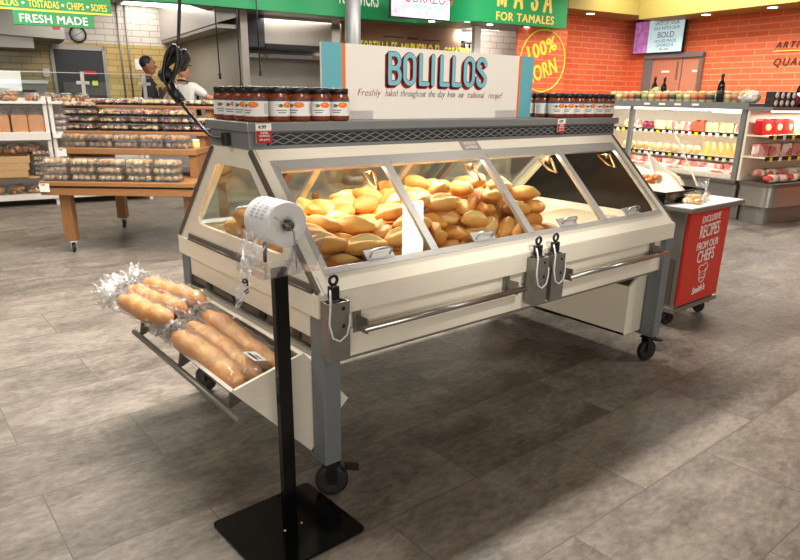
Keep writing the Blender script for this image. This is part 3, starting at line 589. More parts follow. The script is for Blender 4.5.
# recess with double doors in the right-hand orange wall
rd = thing('doorway', 'pinkish double doors in a steel frame below the wall television', 'door', bw(11.375, 8.60), TH + R(-90))
MB().box(0, 0.22, -0.05, 0.01, 0, 2.33).build('jamb', M['greymetal'], rd); MB().box(1.38, 1.46, -0.05, 0.01, 0, 2.33).build('jamb', M['steel_dull'], rd); MB().box(0, 1.46, -0.08, 0.01, 2.27, 2.36).build('head', M['greymetal'], rd)
dl = mat('pinkish_door', (196, 132, 104), 0.35, 0, 0.05)
for x0 in (0.22, 0.98):
    d = MB().box(x0, x0 + (0.74 if x0 < 0.5 else 0.40), -0.02, 0.0, 0, 2.27).build('door_leaf', dl, rd)
    MB().box(x0 + 0.25, x0 + 0.45 if x0 < 0.5 else x0 + 0.36, -0.026, -0.02, 1.98, 2.02).build('push_plate', M['paper'], d)
MB().box(0.96, 0.98, -0.03, 0, 0, 2.27).box(0.84, 0.88, -0.03, 0.0, 1.85, 2.2).build('door_closer', M['steel_dull'], rd)
# wall lettering ARTISAN / QUALITY with a yellow rule
wl = thing('wall_lettering', 'dark slanted lettering ARTISAN QUALITY with yellow rule on orange wall', 'lettering', bw(11.385, 5.72), TH + R(-90))
ink = mat('oxblood_letters', (96, 36, 30), 0.5)
text('lettering', 'ARTISAN', ink, wl, (0.0, -0.004, 2.35), FRONT, 0.155, 1.0, shear=0.25, align='LEFT', bold=0.004, spacing=1.35)
text('lettering', 'QUALITY', ink, wl, (0.0, -0.004, 2.055), FRONT, 0.175, 1.0, shear=0.25, align='LEFT', bold=0.004, spacing=1.3)
MB().box(-0.03, 1.3, -0.008, 0, 2.29, 2.305).build('rule', M['yellow'], wl)
# ------------------------------------------------------------------ the bread display case
L_, W_ = 2.276, 1.214
case = thing('bread_display_case', 'long cream wheeled bread display case with slanted glass lids', 'display case', (0, 0, 0))
Yr, Zr = 0.447, 1.239
sl = Vector((0, Yr, Zr - 0.8)); SLEN = sl.length; sv = sl.normalized(); sn = Vector((0, -sv.z, sv.y))
def smat(side):      # slope frame: local (x, along slope, outward)
    if side == 'front': return Matrix(((1, 0, 0, 0), (0, sv.y, sn.y, 0), (0, sv.z, sn.z, 0.8), (0, 0, 0, 1)))
    return Matrix(((1, 0, 0, 0), (0, -sv.y, -sn.y, W_), (0, sv.z, sn.z, 0.8), (0, 0, 0, 1)))
# rails round the belly
b = MB(); b.box(0, L_, 0, 0.03, 0.718, 0.80); b.build('front_rail', M['cream'], case, 0.003)
MB().box(0, L_, W_ - 0.03, W_, 0.718, 0.80).build('rear_rail', M['cream'], case, 0.003)
MB().box(0, 0.03, 0.03, W_ - 0.03, 0.718, 0.80).build('end_rail', M['cream'], case, 0.003); MB().box(L_ - 0.03, L_, 0.03, W_ - 0.03, 0.718, 0.80).build('end_rail', M['cream'], case, 0.003)
# apron panels
p = MB().box(0.085, L_ - 0.08, 0.016, 0.035, 0.548, 0.652).build('front_panel', M['cream'], case, 0.002)
MB().box(0.085, L_ - 0.08, 0.026, 0.04, 0.652, 0.718).build('front_panel', M['cream'], case, 0.002)
MB().box(0.085, L_ - 0.08, 0.022, 0.05, 0.536, 0.548).build('front_panel_lip', M['steel_dull'], case)
MB().box(0.085, L_ - 0.08, W_ - 0.035, W_ - 0.016, 0.548, 0.718).build('rear_panel', M['cream'], case, 0.002)
for x in (0.018, L_ - 0.036): MB().box(x, x + 0.018, 0.085, W_ - 0.085, 0.628, 0.718).build('end_panel', M['cream'], case, 0.002)
MB().box(0.026, 0.05, 0.085, W_ - 0.085, 0.594, 0.628).build('bin_track', M['bronze'], case)
for y in (0.16, 0.42, 0.66, 0.92): MB().box(0.02, 0.027, y, y + 0.05, 0.598, 0.622).build('bin_catch', M['black'], case)
MB().box(0.05, L_ - 0.05, 0.04, W_ - 0.04, 0.53, 0.546).build('bottom_board', M['cream'], case)
MB().box(0.03, L_ - 0.03, 0.03, W_ - 0.03, 0.765, 0.793).build('display_deck', M['tan'], case)
# legs with casters
wheelm = MB(); ry = Matrix.Rotation(R(90), 4, 'Y')
wheelm.lathe([(0.0, -0.014), (0.03, -0.016), (0.048, -0.017), (0.058, -0.016), (0.062, -0.010), (0.062, 0.010), (0.058, 0.016), (0.048, 0.017), (0.03, 0.016), (0.0, 0.014)], 26, mtx=ry)
wheel_me = wheelm.mesh('wheel', M['rubber'])
hubm = MB().lathe([(0.0, -0.021), (0.016, -0.021), (0.018, -0.015), (0.018, 0.015), (0.016, 0.021), (0.0, 0.021)], 14, mtx=ry)
for k in range(5): hubm.blob((0.0175, 0.034 * math.cos(k * 1.2566), 0.034 * math.sin(k * 1.2566)), (0.0025, 0.004, 0.004), 8, 5); hubm.blob((-0.0175, 0.034 * math.cos(k * 1.2566), 0.034 * math.sin(k * 1.2566)), (0.0025, 0.004, 0.004), 8, 5)
hub_me = hubm.mesh('hub', M['darkgrille'])
forkm = MB().box(-0.026, -0.021, -0.020, 0.020, 0.055, 0.142).box(0.021, 0.026, -0.020, 0.020, 0.055, 0.142).box(-0.03, 0.03, -0.034, 0.034, 0.136, 0.146)
forkm.lathe([(0.03, 0.146), (0.03, 0.156)], 16); forkm.box(-0.02, 0.02, -0.085, -0.03, 0.118, 0.126, mtx=Matrix.Rotation(R(8), 4, 'X'))
fork_me = forkm.mesh('fork', M['black'])
def caster(parent, x, y, rz):
    c = put('caster', fork_me, parent, (x, y, 0), (0, 0, rz)); put('caster_wheel', wheel_me, c, (0, 0, 0.0622)); put('caster_hub', hub_me, c, (0, 0, 0.0622)); return c
for (x, y, rz) in ((0.012, -0.006, R(57)), (L_ - 0.083, -0.006, R(78)), (0.012, W_ - 0.074, R(20)), (L_ - 0.083, W_ - 0.074, R(60))):
    lg = MB().box(x, x + 0.071, y, y + 0.08, 0.156, 0.716).build('leg', M['greymetal'], case, 0.004)
    caster(lg, x + 0.036 + (0.018 if x < 1 else 0), y + 0.045, rz)
    if x > 1:
        for z in (0.19, 0.24, 0.215)[:2]: MB().blob((x - 0.001, y + 0.03, z), (0.002, 0.005, 0.005), 8, 5).build('bolt', M['steel'], lg)
for x in (0.018, L_ - 0.075): MB().box(x, x + 0.057, 0.074, W_ - 0.074, 0.156, 0.172).build('leg_tie_bar', M['greymetal'], case)
MB().box(0.083, L_ - 0.083, 0.60, 0.64, 0.10, 0.112) if False else None
# trapezoid end walls with a rounded window
def inset_ring(poly, hole, x0, x1):
    b = MB(); n = len(poly)
    for x in (x0, x1):
        b.add([(x, *q) for q in poly] + [(x, *q) for q in hole], [(i, (i + 1) % n, n + (i + 1) % n, n + i) for i in range(n)])
    vo = [(x0, *q) for q in poly] + [(x1, *q) for q in poly]; b.add(vo, [(i, (i + 1) % n, n + (i + 1) % n, n + i) for i in range(n)])
    vi = [(x0, *q) for q in hole] + [(x1, *q) for q in hole]; b.add(vi, [(i, (i + 1) % n, n + (i + 1) % n, n + i) for i in range(n)])
    return b
def rounded(corners, r, k=5):
    out = []
    n = len(corners)
    for i, c in enumerate(corners):
        c = Vector(c); a = Vector(corners[i - 1]) - c; d = Vector(corners[(i + 1) % n]) - c
        a.normalize(); d.normalize(); h_ = a.angle(d) / 2; t = r / math.tan(h_)
        p0 = c + a * t; p1 = c + d * t
        for j in range(k):
            u = j / (k - 1); q = p0 * (1 - u) ** 2 + c * 2 * u * (1 - u) + p1 * u ** 2; out.append((q.x, q.y))
    return out
outer_c = [(0.0, 0.80), (W_, 0.80), (W_ - Yr, Zr), (Yr, Zr)]
hole_c = [(0.205, 0.888), (W_ - 0.205, 0.888), (W_ - 0.462, 1.168), (0.462, 1.168)]
hole = rounded(hole_c, 0.035); outer = []
for c in outer_c: outer += [c] * 5
# spread the outer points slightly so that faces stay valid
outer = [((c[0] + (0.0004 * (i % 5 - 2))), c[1]) for i, c in enumerate(outer)]
for x in (0.010, L_ - 0.026):
    if x > 1: hole = rounded([(0.10, 0.83), (W_ - 0.10, 0.83), (W_ - 0.445, 1.185), (0.445, 1.185)], 0.03)
    ew = inset_ring(outer, hole, x, x + 0.016).build('end_wall', M['cream_top'], case)
    gl_ = MB().prism(rounded([(0.19, 0.875), (W_ - 0.19, 0.875), (W_ - 0.455, 1.18), (0.455, 1.18)], 0.03), x + 0.006, x + 0.009, 'x').build('end_window', M['glass'], case) if x < 1 else MB().prism(rounded([(0.08, 0.82), (W_ - 0.08, 0.82), (W_ - 0.44, 1.19), (0.44, 1.19)], 0.03), x + 0.006, x + 0.009, 'x').build('end_window', M['blackgloss'], case)
    for side in ('front', 'rear'):
        MB().box(x - 0.008 if x < 1 else x + 0.006, x + 0.006 if x < 1 else x + 0.022, 0.012, SLEN - 0.004, -0.012, 0.004, mtx=smat(side)).build('edge_trim', M['bronze'], ew)
    xs = x - 0.008 if x < 1 else x + 0.016
    for (y0, y1) in ((0.57, 1.09), (0.04, 0.24)):
        hg = MB().box(xs, xs + 0.008, y0, y1, 0.803, 0.828).tube([(xs, y0, 0.803), (xs, y1, 0.803)], 0.006, 8).build('piano_hinge', M['bronze'], ew)
# slanted lids
def lid_side(side):
    m = smat(side); q = lambda z: z * SLEN
    MB().box(0.030, L_ - 0.030, 0.004, q(0.115), -0.018, 0, mtx=m).build('sill_board', M['cream_top'], case)
    MB().box(0.030, L_ - 0.030, q(0.91), q(1.0), -0.018, 0, mtx=m).build('header_board', M['cream_top'], case)
    for xa in (0.026, L_ - 0.062): MB().box(xa, xa + 0.036, q(0.115), q(0.91), -0.018, 0, mtx=m).build('side_board', M['cream_top'], case)
    fr = MB().box(0.062, L_ - 0.062, q(0.115), q(0.155), -0.016, 0.004, mtx=m).box(0.062, L_ - 0.062, q(0.865), q(0.91), -0.016, 0.004, mtx=m)
    fr.box(0.062, 0.085, q(0.155), q(0.865), -0.016, 0.003, mtx=m).box(L_ - 0.085, L_ - 0.062, q(0.155), q(0.865), -0.016, 0.003, mtx=m)
    fr.build('window_frame', M['framesteel'], case, 0.001)
    cuts = (0.085, 0.577, 1.150, 1.700, L_ - 0.085)
    for i in range(3):
        c = cuts[i + 1]; MB().box(c - 0.019, c + 0.019, q(0.150), q(0.875), -0.014, 0.006, mtx=m).build('mullion', M['framesteel'], case, 0.001)
    for i in range(4):
        x0, x1 = cuts[i] + (0.02 if i else 0), cuts[i + 1] - (0.02 if i < 3 else 0)
        pane = MB().box(x0, x1, q(0.16), q(0.862), -0.004, 0.0, mtx=m).build('glass_lid', M['glass'], case)
        MB().box(x0, x1, q(0.825), q(0.865), -0.006, 0.008, mtx=m).build('lid_top_strip', M['framesteel'], pane)
        hx = (x0 + x1) / 2 - 0.005
        hp = MB().box(hx - 0.062, hx + 0.062, q(0.152), q(0.225), 0.0, 0.006, mtx=m).build('lid_handle', M['framesteel'], pane)
        pts = [m @ Vector(v) for v in ((hx - 0.045, q(0.175), 0.004), (hx - 0.045, q(0.185), 0.032), (hx - 0.030, q(0.19), 0.038), (hx + 0.030, q(0.19), 0.038), (hx + 0.045, q(0.185), 0.032), (hx + 0.045, q(0.175), 0.004))]
        MB().tube(pts, 0.0045, 8).build('grip', M['steel'], hp)
        # gas arm inside, near the lid's upper right corner
        if side == 'front':
            ax = x1 - 0.055
            A = m @ Vector((ax, q(0.80), -0.012)); B2 = A + Vector((-0.005, 0.07, -0.012)); C2 = m @ Vector((ax - 0.015, q(0.66), -0.02)); D = C2 + Vector((0, 0.05, 0.012))
            MB().tube([A, B2, D, C2, A], 0.006, 6).build('lid_stay', M['brass'], pane)
            MB().blob(A + Vector((0, .012, -.012)), (0.014, 0.014, 0.014), 8, 6).build('stay_knuckle', M['brass'], pane)
lid_side('front'); lid_side('rear')
# inner cross braces seen through the glass
for x in (0.40, 1.42): 
    mr_ = smat('rear'); MB().box(x - 0.02, x + 0.02, 0.14, 0.55, -0.05, -0.02, mtx=mr_).build('inner_brace', M['bronze'], case)
for x in (0.62, 1.18): MB().box(x - 0.012, x + 0.012, W_ - 0.23, W_ - 0.21, 0.793, 0.97).build('inner_post', M['brass'], case)
MB().box(1.05, 1.06, 0.10, W_ - 0.10, 0.793, 0.83).build('deck_divider', M['tan'], case) if False else None
# top plinth with grille, then the shelf slab
T0, T1 = Yr - 0.004, W_ - Yr + 0.004
pl = MB().box(0.004, L_ - 0.004, T0, T1, Zr, 1.302).build('top_plinth', M['shelfgrey'], case, 0.002)
for (yy, s) in ((T0, -1), (T1, 1)):
    MB().box(0.075, L_ - 0.02, yy - 0.003 if s < 0 else yy, yy if s < 0 else yy + 0.003, 1.253, 1.294).build('grille_recess', M['darkgrille'], pl)
    gm = MB(); n = 76; w = (L_ - 0.115) / n
    for row in (0, 1, 2):
        pts = []
        for i in range(n + 1):
            pts.append((0.085 + i * w, yy + s * 0.004, 1.2615 + row * 0.0120 + (0.0052 if (i + row) % 2 else -0.0052)))
        gm.tube(pts, 0.0024, 4)
    gm.build('grille_mesh', M['shelfgrey'], pl)
MB().box(-0.008, L_ + 0.008, T0 - 0.018, T1 + 0.018, 1.302, 1.335).build('top_shelf', M['shelfgrey'], case, 0.003)
pq = thing('case_plaque', 'small mauve plaque with two pale text lines on case top edge', 'plaque', (1.106, 0, 0))
mf = smat('front'); pmat = mat('mauve_plaque', (168, 152, 146), 0.5, 0, 0.03)
MB().box(-0.058, 0.058, SLEN * 0.912, SLEN * 0.995, 0.0006, 0.003, mtx=mf).build('plate', pmat, pq)
ang = math.atan2(sv.z, sv.y)
for (s_, t_) in (('BOLILLO', 0.962), ('LA PIEZA', 0.925)):
    v = mf @ Vector((0, SLEN * t_, 0.0035)); text('lettering', s_, M['white'], pq, (0, v.y, v.z), (ang, 0, 0), 0.020, 0.95, bold=0.0006)
# handle bars on the front
for (x0, x1) in ((0.155, 1.005), (1.305, 2.15)):
    hb_ = MB().tube([(x0, -0.042, 0.662), (x1, -0.042, 0.662)], 0.0125, 12).build('handle_bar', M['steel'], case)
    for x in (x0 + 0.01, x1 - 0.06):
        MB().box(x, x + 0.006, -0.05, 0.02, 0.645, 0.70).box(x - 0.012, x + 0.02, 0.012, 0.018, 0.635, 0.715).build('bar_bracket', M['steel_dull'], hb_)
# steel holsters for tongs
def holster(x, y, rz=0):
    h_ = MB().box(0, 0.084, -0.052, -0.002, 0.578, 0.60).box(0, 0.084, -0.052, -0.048, 0.60, 0.785).box(0, 0.004, -0.048, -0.002, 0.60, 0.785).box(0.08, 0.084, -0.048, -0.002, 0.60, 0.785).box(0.0, 0.084, -0.006, -0.002, 0.60, 0.785)
    o = h_.build('tongs_holster', M['steel_dull'], case, 0.001, (x, y, 0), (0, 0, rz))
    for z in (0.70, 0.762): MB().blob((0.058, -0.053, z), (0.007, 0.003, 0.007), 10, 6).build('holster_hole', M['black'], o)
    return o
HP = [(0.004, -0.006, 0, 'tongs in the steel holster at the near corner of the case'), (1.052, 0.0, 0, 'tongs in the left holster of the middle pair on the case'), (1.168, 0.0, 0, 'tongs in the right holster of the middle pair on the case'), (L_ + 0.002, 0.06, R(90), 'tongs in the holster on the far end of the case')]
for (x, y, rz, lab) in HP:
    holster(x, y, rz)
    t = thing('serving_tongs', 'black-handled ' + lab, 'tongs', (x, y, 0), rz)
    MB().box(0.026, 0.050, -0.036, -0.028, 0.612, 0.80).box(0.026, 0.050, -0.022, -0.014, 0.612, 0.80).build('tongs_arm', M['steel'], t, 0.001)
    MB().box(0.022, 0.054, -0.040, -0.010, 0.79, 0.838).build('handle', M['black'], t, 0.005)
    rg_ = [(0.038 + 0.015 * math.cos(k * PI / 8), -0.025, 0.856 + 0.015 * math.sin(k * PI / 8)) for k in range(16)]
    MB().tube(rg_, 0.0055, 8, closed=True).build('pull_ring', M['black'], t)
    cb = [(0.022, -0.030, 0.825), (0.006, -0.056, 0.79), (-0.004, -0.062, 0.72), (0.006, -0.066, 0.672), (0.032, -0.068, 0.656), (0.062, -0.066, 0.672), (0.076, -0.062, 0.71), (0.080, -0.056, 0.74)]
    pts = []
    for i in range(len(cb) - 1):
        for u in (0, 0.5): pts.append(Vector(cb[i]).lerp(Vector(cb[i + 1]), u))
    MB().tube(pts + [cb[-1]], 0.0035, 8).build('tether_cable', M['rope'], t)
# tilting end bins.  profile corners in (x, z): A lip, B foot, C inner corner, D hinge
Y0b, Y1b = 0.085, W_ - 0.085
def bin_(prof, name, label):
    A, B, C, D = [Vector((p[0], 0, p[1])) for p in prof]
    t = 0.012
    def plate(P_, Q_, nrm, y0, y1, b, th=t):
        nn = nrm.normalized() * th
        vs = []
        for y in (y0, y1):
            for w in (P_, Q_, Q_ + nn, P_ + nn): vs.append((w.x, y, w.z))
        b.add(vs, [(0, 1, 2, 3), (7, 6, 5, 4), (0, 4, 5, 1), (1, 5, 6, 2), (2, 6, 7, 3), (3, 7, 4, 0)])
        return b
    mid = (A + B + C + D) / 4
    def inn(P_, Q_): 
        d = Q_ - P_; n = Vector((-d.z, 0, d.x)); return n if n.dot(mid - P_) > 0 else -n
    o = plate(A, B, inn(A, B), Y0b, Y1b, MB()).build('tilting_bin', M['cream'], case); o['label'] = label
    plate(B, C, inn(B, C), Y0b, Y1b, MB()).build('bin_floor', M['tan'], o); plate(C, D, inn(C, D), Y0b, Y1b, MB()).build('bin_back', M['cream'], o)
    for y in (Y0b - 0.0015, (Y0b + Y1b) / 2 - 0.006, Y1b - 0.0105):
        MB().prism([(mid.x + (q.x - mid.x) * .992, mid.z + (q.z - mid.z) * .992) for q in (A if abs(y - .607) > .1 else A + (B - A) * .24, B, C, D)], y, y + 0.012, 'y').build('bin_side' if y != (Y0b + Y1b) / 2 - 0.006 else 'bin_divider', M['cream'], o)
    MB()
    return o, A, B, inn(A, B)
o, A, B, nin = bin_([(-0.288, 0.505), (0.008, 0.182), (0.176, 0.347), (-0.012, 0.575)], 'bin', 'open end bin, tilted outward')
d = (B - A).normalized(); no = -nin.normalized(); c0 = A + d * 0.075 + no * 0.055
hb_ = MB().tube([(c0.x, 0.045, c0.z), (c0.x, 1.10, c0.z)], 0.0125, 12).build('bin_handle_bar', M['steel_dull'], o)
for y in (0.14, 0.58, 1.02):
    s0 = A + d * 0.035; s1 = A + d * 0.095
    MB().add([(s0.x, y, s0.z), (s1.x, y, s1.z), (c0.x, y, c0.z), (s0.x, y + 0.012, s0.z), (s1.x, y + 0.012, s1.z), (c0.x, y + 0.012, c0.z)], [(0, 1, 2), (5, 4, 3), (0, 3, 4, 1), (1, 4, 5, 2), (2, 5, 3, 0)]).build('bar_bracket', M['bronze'], hb_)
bin_([(L_ - 0.006, 0.60), (L_ - 0.006, 0.178), (L_ - 0.235, 0.178), (L_ - 0.235, 0.46)], 'bin', 'closed end bin')
# riser under the bread heap
def ss(a, b_, x):
    t = max(0, min(1, (x - a) / (b_ - a))); return t * t * (3 - 2 * t)
def hump(x, y): return 0.7935 + (.055 + .095 * ss(.5, .85, x)) * ss(.10, .5, y) * ss(1.16, .8, y) * ss(1.46, 1.32, x)
nx, ny = 30, 24; vs = [(.05 + 1.45 * i / nx, .05 + 1.11 * j / ny, hump(.05 + 1.45 * i / nx, .05 + 1.11 * j / ny)) for i in range(nx + 1) for j in range(ny + 1)]
MB().add(vs, [(i * (ny + 1) + j, (i + 1) * (ny + 1) + j, (i + 1) * (ny + 1) + j + 1, i * (ny + 1) + j + 1) for i in range(nx) for j in range(ny)], True).build('bread_riser', M['tan'], case)

# ------------------------------------------------------------------ bolillo rolls
def bolillo(seed):
    rg = random.Random(seed); b = MB(); N, K = 28, 40; L2, Wd, H = 0.186, 0.096, 0.080
    ph = rg.uniform(0, 6); slash = rg.choice((-0.010, 0.0, 0.010)); bend = rg.uniform(-0.006, 0.006); skew = rg.uniform(-.012, .012)
    vs = []; fs = []; sc = []
    for i in range(N + 1):
        t = -1 + 2 * i / N; t = math.copysign(abs(t) ** 0.85, t)
        r = max(0.02, (1 - abs(t) ** 2.0)) ** 0.62
        for k in range(K):
            a = 2 * PI * k / K; y = math.cos(a) * Wd / 2 * r; z = math.sin(a) * H / 2 * r; q = 0.0
            if z < 0: z *= 0.75
            if z > 0 and abs(t) < 0.80:      # the lengthways slash with one raised, paler lip
                g = (y - slash - skew * t) / 0.0105; e = 1 - (abs(t) / 0.80) ** 2
                z -= 0.015 * math.exp(-g * g) * e; z += 0.011 * math.exp(-(g - 1.8) ** 2) * e
                q = min(1, .95 * math.exp(-((g - .4) / 1.0) ** 2) * min(1, e * 1.5))
            y += bend * (1 - t * t) + 0.002 * math.sin(3 * t + ph + a)
            vs.append((t * L2 / 2, y, z + 0.0015 * math.sin(5 * t + 2 * a + ph))); sc.append(q)
    for i in range(N):
        for k in range(K): fs.append((i * K + k, i * K + (k + 1) % K, (i + 1) * K + (k + 1) % K, (i + 1) * K + k))
    fs.append(tuple(range(K))[::-1]); fs.append(tuple(N * K + k for k in range(K)))
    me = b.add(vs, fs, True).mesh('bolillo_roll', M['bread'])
    at = me.attributes.new('score', 'FLOAT', 'POINT')
    for v, q in zip(at.data, sc): v.value = q
    return me
bol = [bolillo(s) for s in range(6)]
BAYN = ['first (nearest) glass lid', 'second glass lid', 'third glass lid']
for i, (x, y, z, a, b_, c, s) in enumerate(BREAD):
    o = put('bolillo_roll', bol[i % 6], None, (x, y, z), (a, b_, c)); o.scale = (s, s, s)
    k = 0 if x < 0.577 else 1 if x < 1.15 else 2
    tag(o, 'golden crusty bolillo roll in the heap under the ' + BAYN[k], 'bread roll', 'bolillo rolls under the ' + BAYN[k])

# ------------------------------------------------------------------ sign on the case
sg = thing('bolillos_sign', 'cream sign board reading BOLILLOS standing on the bread case', 'sign', (0.42, 0.607, 1.335))
MB().box(0, 1.30, -0.006, 0.006, 0, 0.298).build('board', M['signwhite'], sg)
for (x0, x1, m_) in ((0, 0.098, 'teal'), (0.098, 0.115, 'orangestripe'), (1.188, 1.203, 'orangestripe'), (1.203, 1.30, 'teal')):
    MB().box(x0, x1, -0.0075, -0.006, 0, 0.298).build('colour_band' if m_ == 'teal' else 'colour_stripe', M[m_], sg)
for (x0, x1) in ((0.13, 0.25), (1.03, 1.17)): MB().box(x0, x1, -0.02, -0.006, 0, 0.035).build('foot_clip', M['acrylic'], sg)
LT = {}
def stroke(pts, hw):      # flat ribbon along a polyline in the sign's plane
    return pts
def arc(cx, cz, rx_, rz_, a0, a1, n=10): return [(cx + rx_ * math.cos(R(a0 + (a1 - a0) * i / n)), cz + rz_ * math.sin(R(a0 + (a1 - a0) * i / n))) for i in range(n + 1)]
LT['B'] = [[(0, 0), (0, 1)], [(0, 1), (0.25, 1)] + arc(0.25, 0.76, 0.22, 0.24, 90, -90) + [(0, 0.52)], [(0, 0.52), (0.27, 0.52)] + arc(0.27, 0.26, 0.23, 0.26, 90, -90) + [(0, 0)]]
LT['O'] = [arc(0.25, 0.74, 0.25, 0.26, 0, 180) + arc(0.25, 0.26, 0.25, 0.26, 180, 360) + [(0.5, 0.74)]]
LT['L'] = [[(0, 1), (0, 0), (0.40, 0)]]
LT['I'] = [[(0, 1), (0, 0)]]
LT['S'] = [arc(0.24, 0.77, 0.24, 0.23, 10, 190) + [(0.03, 0.68), (0.45, 0.34)] + arc(0.24, 0.23, 0.24, 0.23, 20, -190)]
def ribbons(b, ch, x, z, h_, hw, y0, y1, wscale):
    st_ = 0
    for pl_ in LT[ch]:
        pts = [Vector((x + p[0] * h_ * wscale, 0, z + p[1] * h_)) for p in pl_]
        pts = [p for i, p in enumerate(pts) if i == 0 or (p - pts[i - 1]).length > 1e-5]
        for i in range(len(pts) - 1):
            a, c = pts[i], pts[i + 1]; d_ = (c - a).normalized(); n_ = Vector((-d_.z, 0, d_.x)) * hw
            q = [a + n_, a - n_, c - n_, c + n_]
            st_ += 1; yj = y0 - st_ * 1.2e-5
            b.add([(v.x, y, v.z) for y in (yj, y1) for v in q], [(0, 1, 2, 3), (7, 6, 5, 4), (0, 4, 5, 1), (1, 5, 6, 2), (2, 6, 7, 3), (3, 7, 4, 0)])
        for p in pts:      # round joints
            st_ += 1; yj = y0 - st_ * 1.2e-5
            b.lathe([(0.0, -yj), (hw, -yj), (hw, -y1), (0.0, -y1)], 12, mtx=Matrix.Translation((p.x, 0, p.z)) @ Matrix.Rotation(R(90), 4, 'X'), smooth=False)
LT['M'] = [[(0, 0), (0, 1)], [(0.02, 1), (0.30, 0.08), (0.58, 1)], [(0.60, 1), (0.60, 0)]]
LT['A'] = [[(0, 0), (0.25, 1), (0.5, 0)], [(0.09, 0.32), (0.41, 0.32)]]
for ch, x, z, ws in (('M', 6.94, 2.985, .68), ('A', 7.315, 2.975, .85), ('S', 7.715, 2.965, .62), ('A', 8.01, 2.955, .85)):
    b = MB(); ribbons(b, ch, x, z, .38, .024, 8.165, 8.185, ws)
    b.build('fascia_letter', M['gold'], hb)
xs_ = [0.346, 0.430, 0.523, 0.597, 0.650, 0.727, 0.802, 0.887]
for ch, x in zip('BOLILLOS', xs_):
    hh = 0.118; z = 0.150
    b = MB()
    for (dx, dz) in ((-0.013, -0.010), (-0.008, -0.006), (-0.004, -0.003)): ribbons(b, ch, x + dx, z + dz, hh, 0.0115, -0.0085, -0.006, 0.95)
    ribbons(b, ch, x, z, hh, 0.0125, -0.0095, -0.006, 0.95)
    lo = b.build('letter', M['inkred'], sg)
    b = MB(); ribbons(b, ch, x, z, hh, 0.0088, -0.0110, -0.0095, 0.95); b.build('letter_face', M['tealtext'], lo)
for (w, x0, x1, m_) in (('Freshly', .172, .300, 'inkred'), ('baked', .322, .395, 'inkred'), ('throughout', .407, .560, 'ink'), ('the', .573, .616, 'ink'), ('day', .629, .679, 'ink'), ('from', .692, .744, 'ink'), ('our', .764, .804, 'ink'), ('traditional', .824, .942, 'inkred'), ('recipe!', .970, 1.072, 'inkred')):
    t = text('script_lettering', w, M[m_], sg, (x0, -0.008, 0.096 - 0.004 * x0), FRONT, 0.043, 1.0, shear=0.3, align='LEFT', bold=-0.001)
    mxx = max(v.co.x for v in t.data.vertices)
    for v in t.data.vertices: v.co.x *= (x1 - x0) / mxx

# ------------------------------------------------------------------ salsa jars
prof = [(0.0, 0.0), (0.034, 0.0), (0.040, 0.004), (0.0415, 0.012), (0.0415, 0.085), (0.039, 0.093), (0.036, 0.099), (0.036, 0.102), (0.0, 0.102)]
jar_me = MB().lathe(prof, 22).mesh('jar', M['salsa'])
lid_me = MB().lathe([(0.0365, 0.099), (0.0385, 0.1), (0.0385, 0.120), (0.036, 0.1225), (0.0, 0.1225)], 22).mesh('jar_lid', M['lidblack'])
def label_mesh(m_):
    vs = []; fs = []; n = 20; r = 0.0421
    for i in range(n + 1):
        a = R(-90 - 128 + 256 * i / n); vs += [(r * math.cos(a), r * math.sin(a), 0.020), (r * math.cos(a), r * math.sin(a), 0.080)]
    for i in range(n): fs.append((2 * i, 2 * i + 2, 2 * i + 3, 2 * i + 1))
    me = bpy.data.meshes.new('jar_label'); me.from_pydata(vs, [], fs); me.materials.append(m_)
    uvl = me.uv_layers.new(name='UVMap')
    for p_ in me.polygons:
        p_.use_smooth = True
        for li in p_.loop_indices:
            vi = me.loops[li].vertex_index; uvl.data[li].uv = ((vi // 2) / n, vi % 2)
    return me
lab_me = label_mesh(M['label'])
def jar(x, y, rz, label, group, top=False):
    t = put('salsa_jar', jar_me, None, (x, y, 1.335), (0, 0, rz)); tag(t, label, 'jar', group)
    put('jar_lid', lid_me, t); put('jar_label', lab_me, t); return t
ROWN = ['front row', 'second row', 'third row', 'back row']
for r_ in range(4):
    n = 5 if r_ < 1 else 4
    for c_ in range(n):
        jar(0.058 + 0.089 * c_, 0.476 + 0.088 * r_, R(rnd.choice((-40, -62, -5, -30, 20)) if c_ else (-75, -60, -50, -40)[r_]), 'black-lidded salsa jar, %s from left, %s of the left-hand jar cluster' % (ORD[c_], ROWN[r_]), 'salsa jars left of the sign')
for r_ in range(4):
    for c_ in range(6):
        jar(1.775 + 0.090 * c_, 0.476 + 0.088 * r_, R(rnd.choice((-40, -25, -5, -50, 10))), 'black-lidded salsa jar, %s from left, %s of the right-hand jar cluster' % (ORD[c_], ROWN[r_]), 'salsa jars right of the sign')
# price cards hung on the shelf edge
def price_card(name, label, loc, rz=0, w=0.062, h_=0.068, red=True, txt='4.99'):
    t = thing(name, label, 'price tag', loc, rz)
    MB().box(-w / 2, w / 2, -0.003, 0, -h_, 0).build('card', M['paper'], t)
    if red:
        MB().box(-w / 2, w / 2, -0.004, -0.003, -h_, -h_ * 0.36).build('red_field', M['tagred'], t)
        for k, z in enumerate((-0.52, -0.68, -0.86)): text('lettering', ('SUPER', 'SAVINGS', 'sale price')[k], M['paper'], t, (0, -0.0055, z * h_), FRONT, h_ * 0.17, 0.95)
    text('price_figures', txt, M['ink'], t, (-w * 0.10, -0.0045, -h_ * 0.27), FRONT, h_ * 0.30, 0.9)
    return t
yf = T0 - 0.0185
price_card('price_card', 'red and white 4.99 price card at the left end of the shelf edge', (0.054, yf, 1.331))
price_card('price_card', 'red and white 4.99 price card near the right end of the shelf edge', (1.762, yf, 1.331))
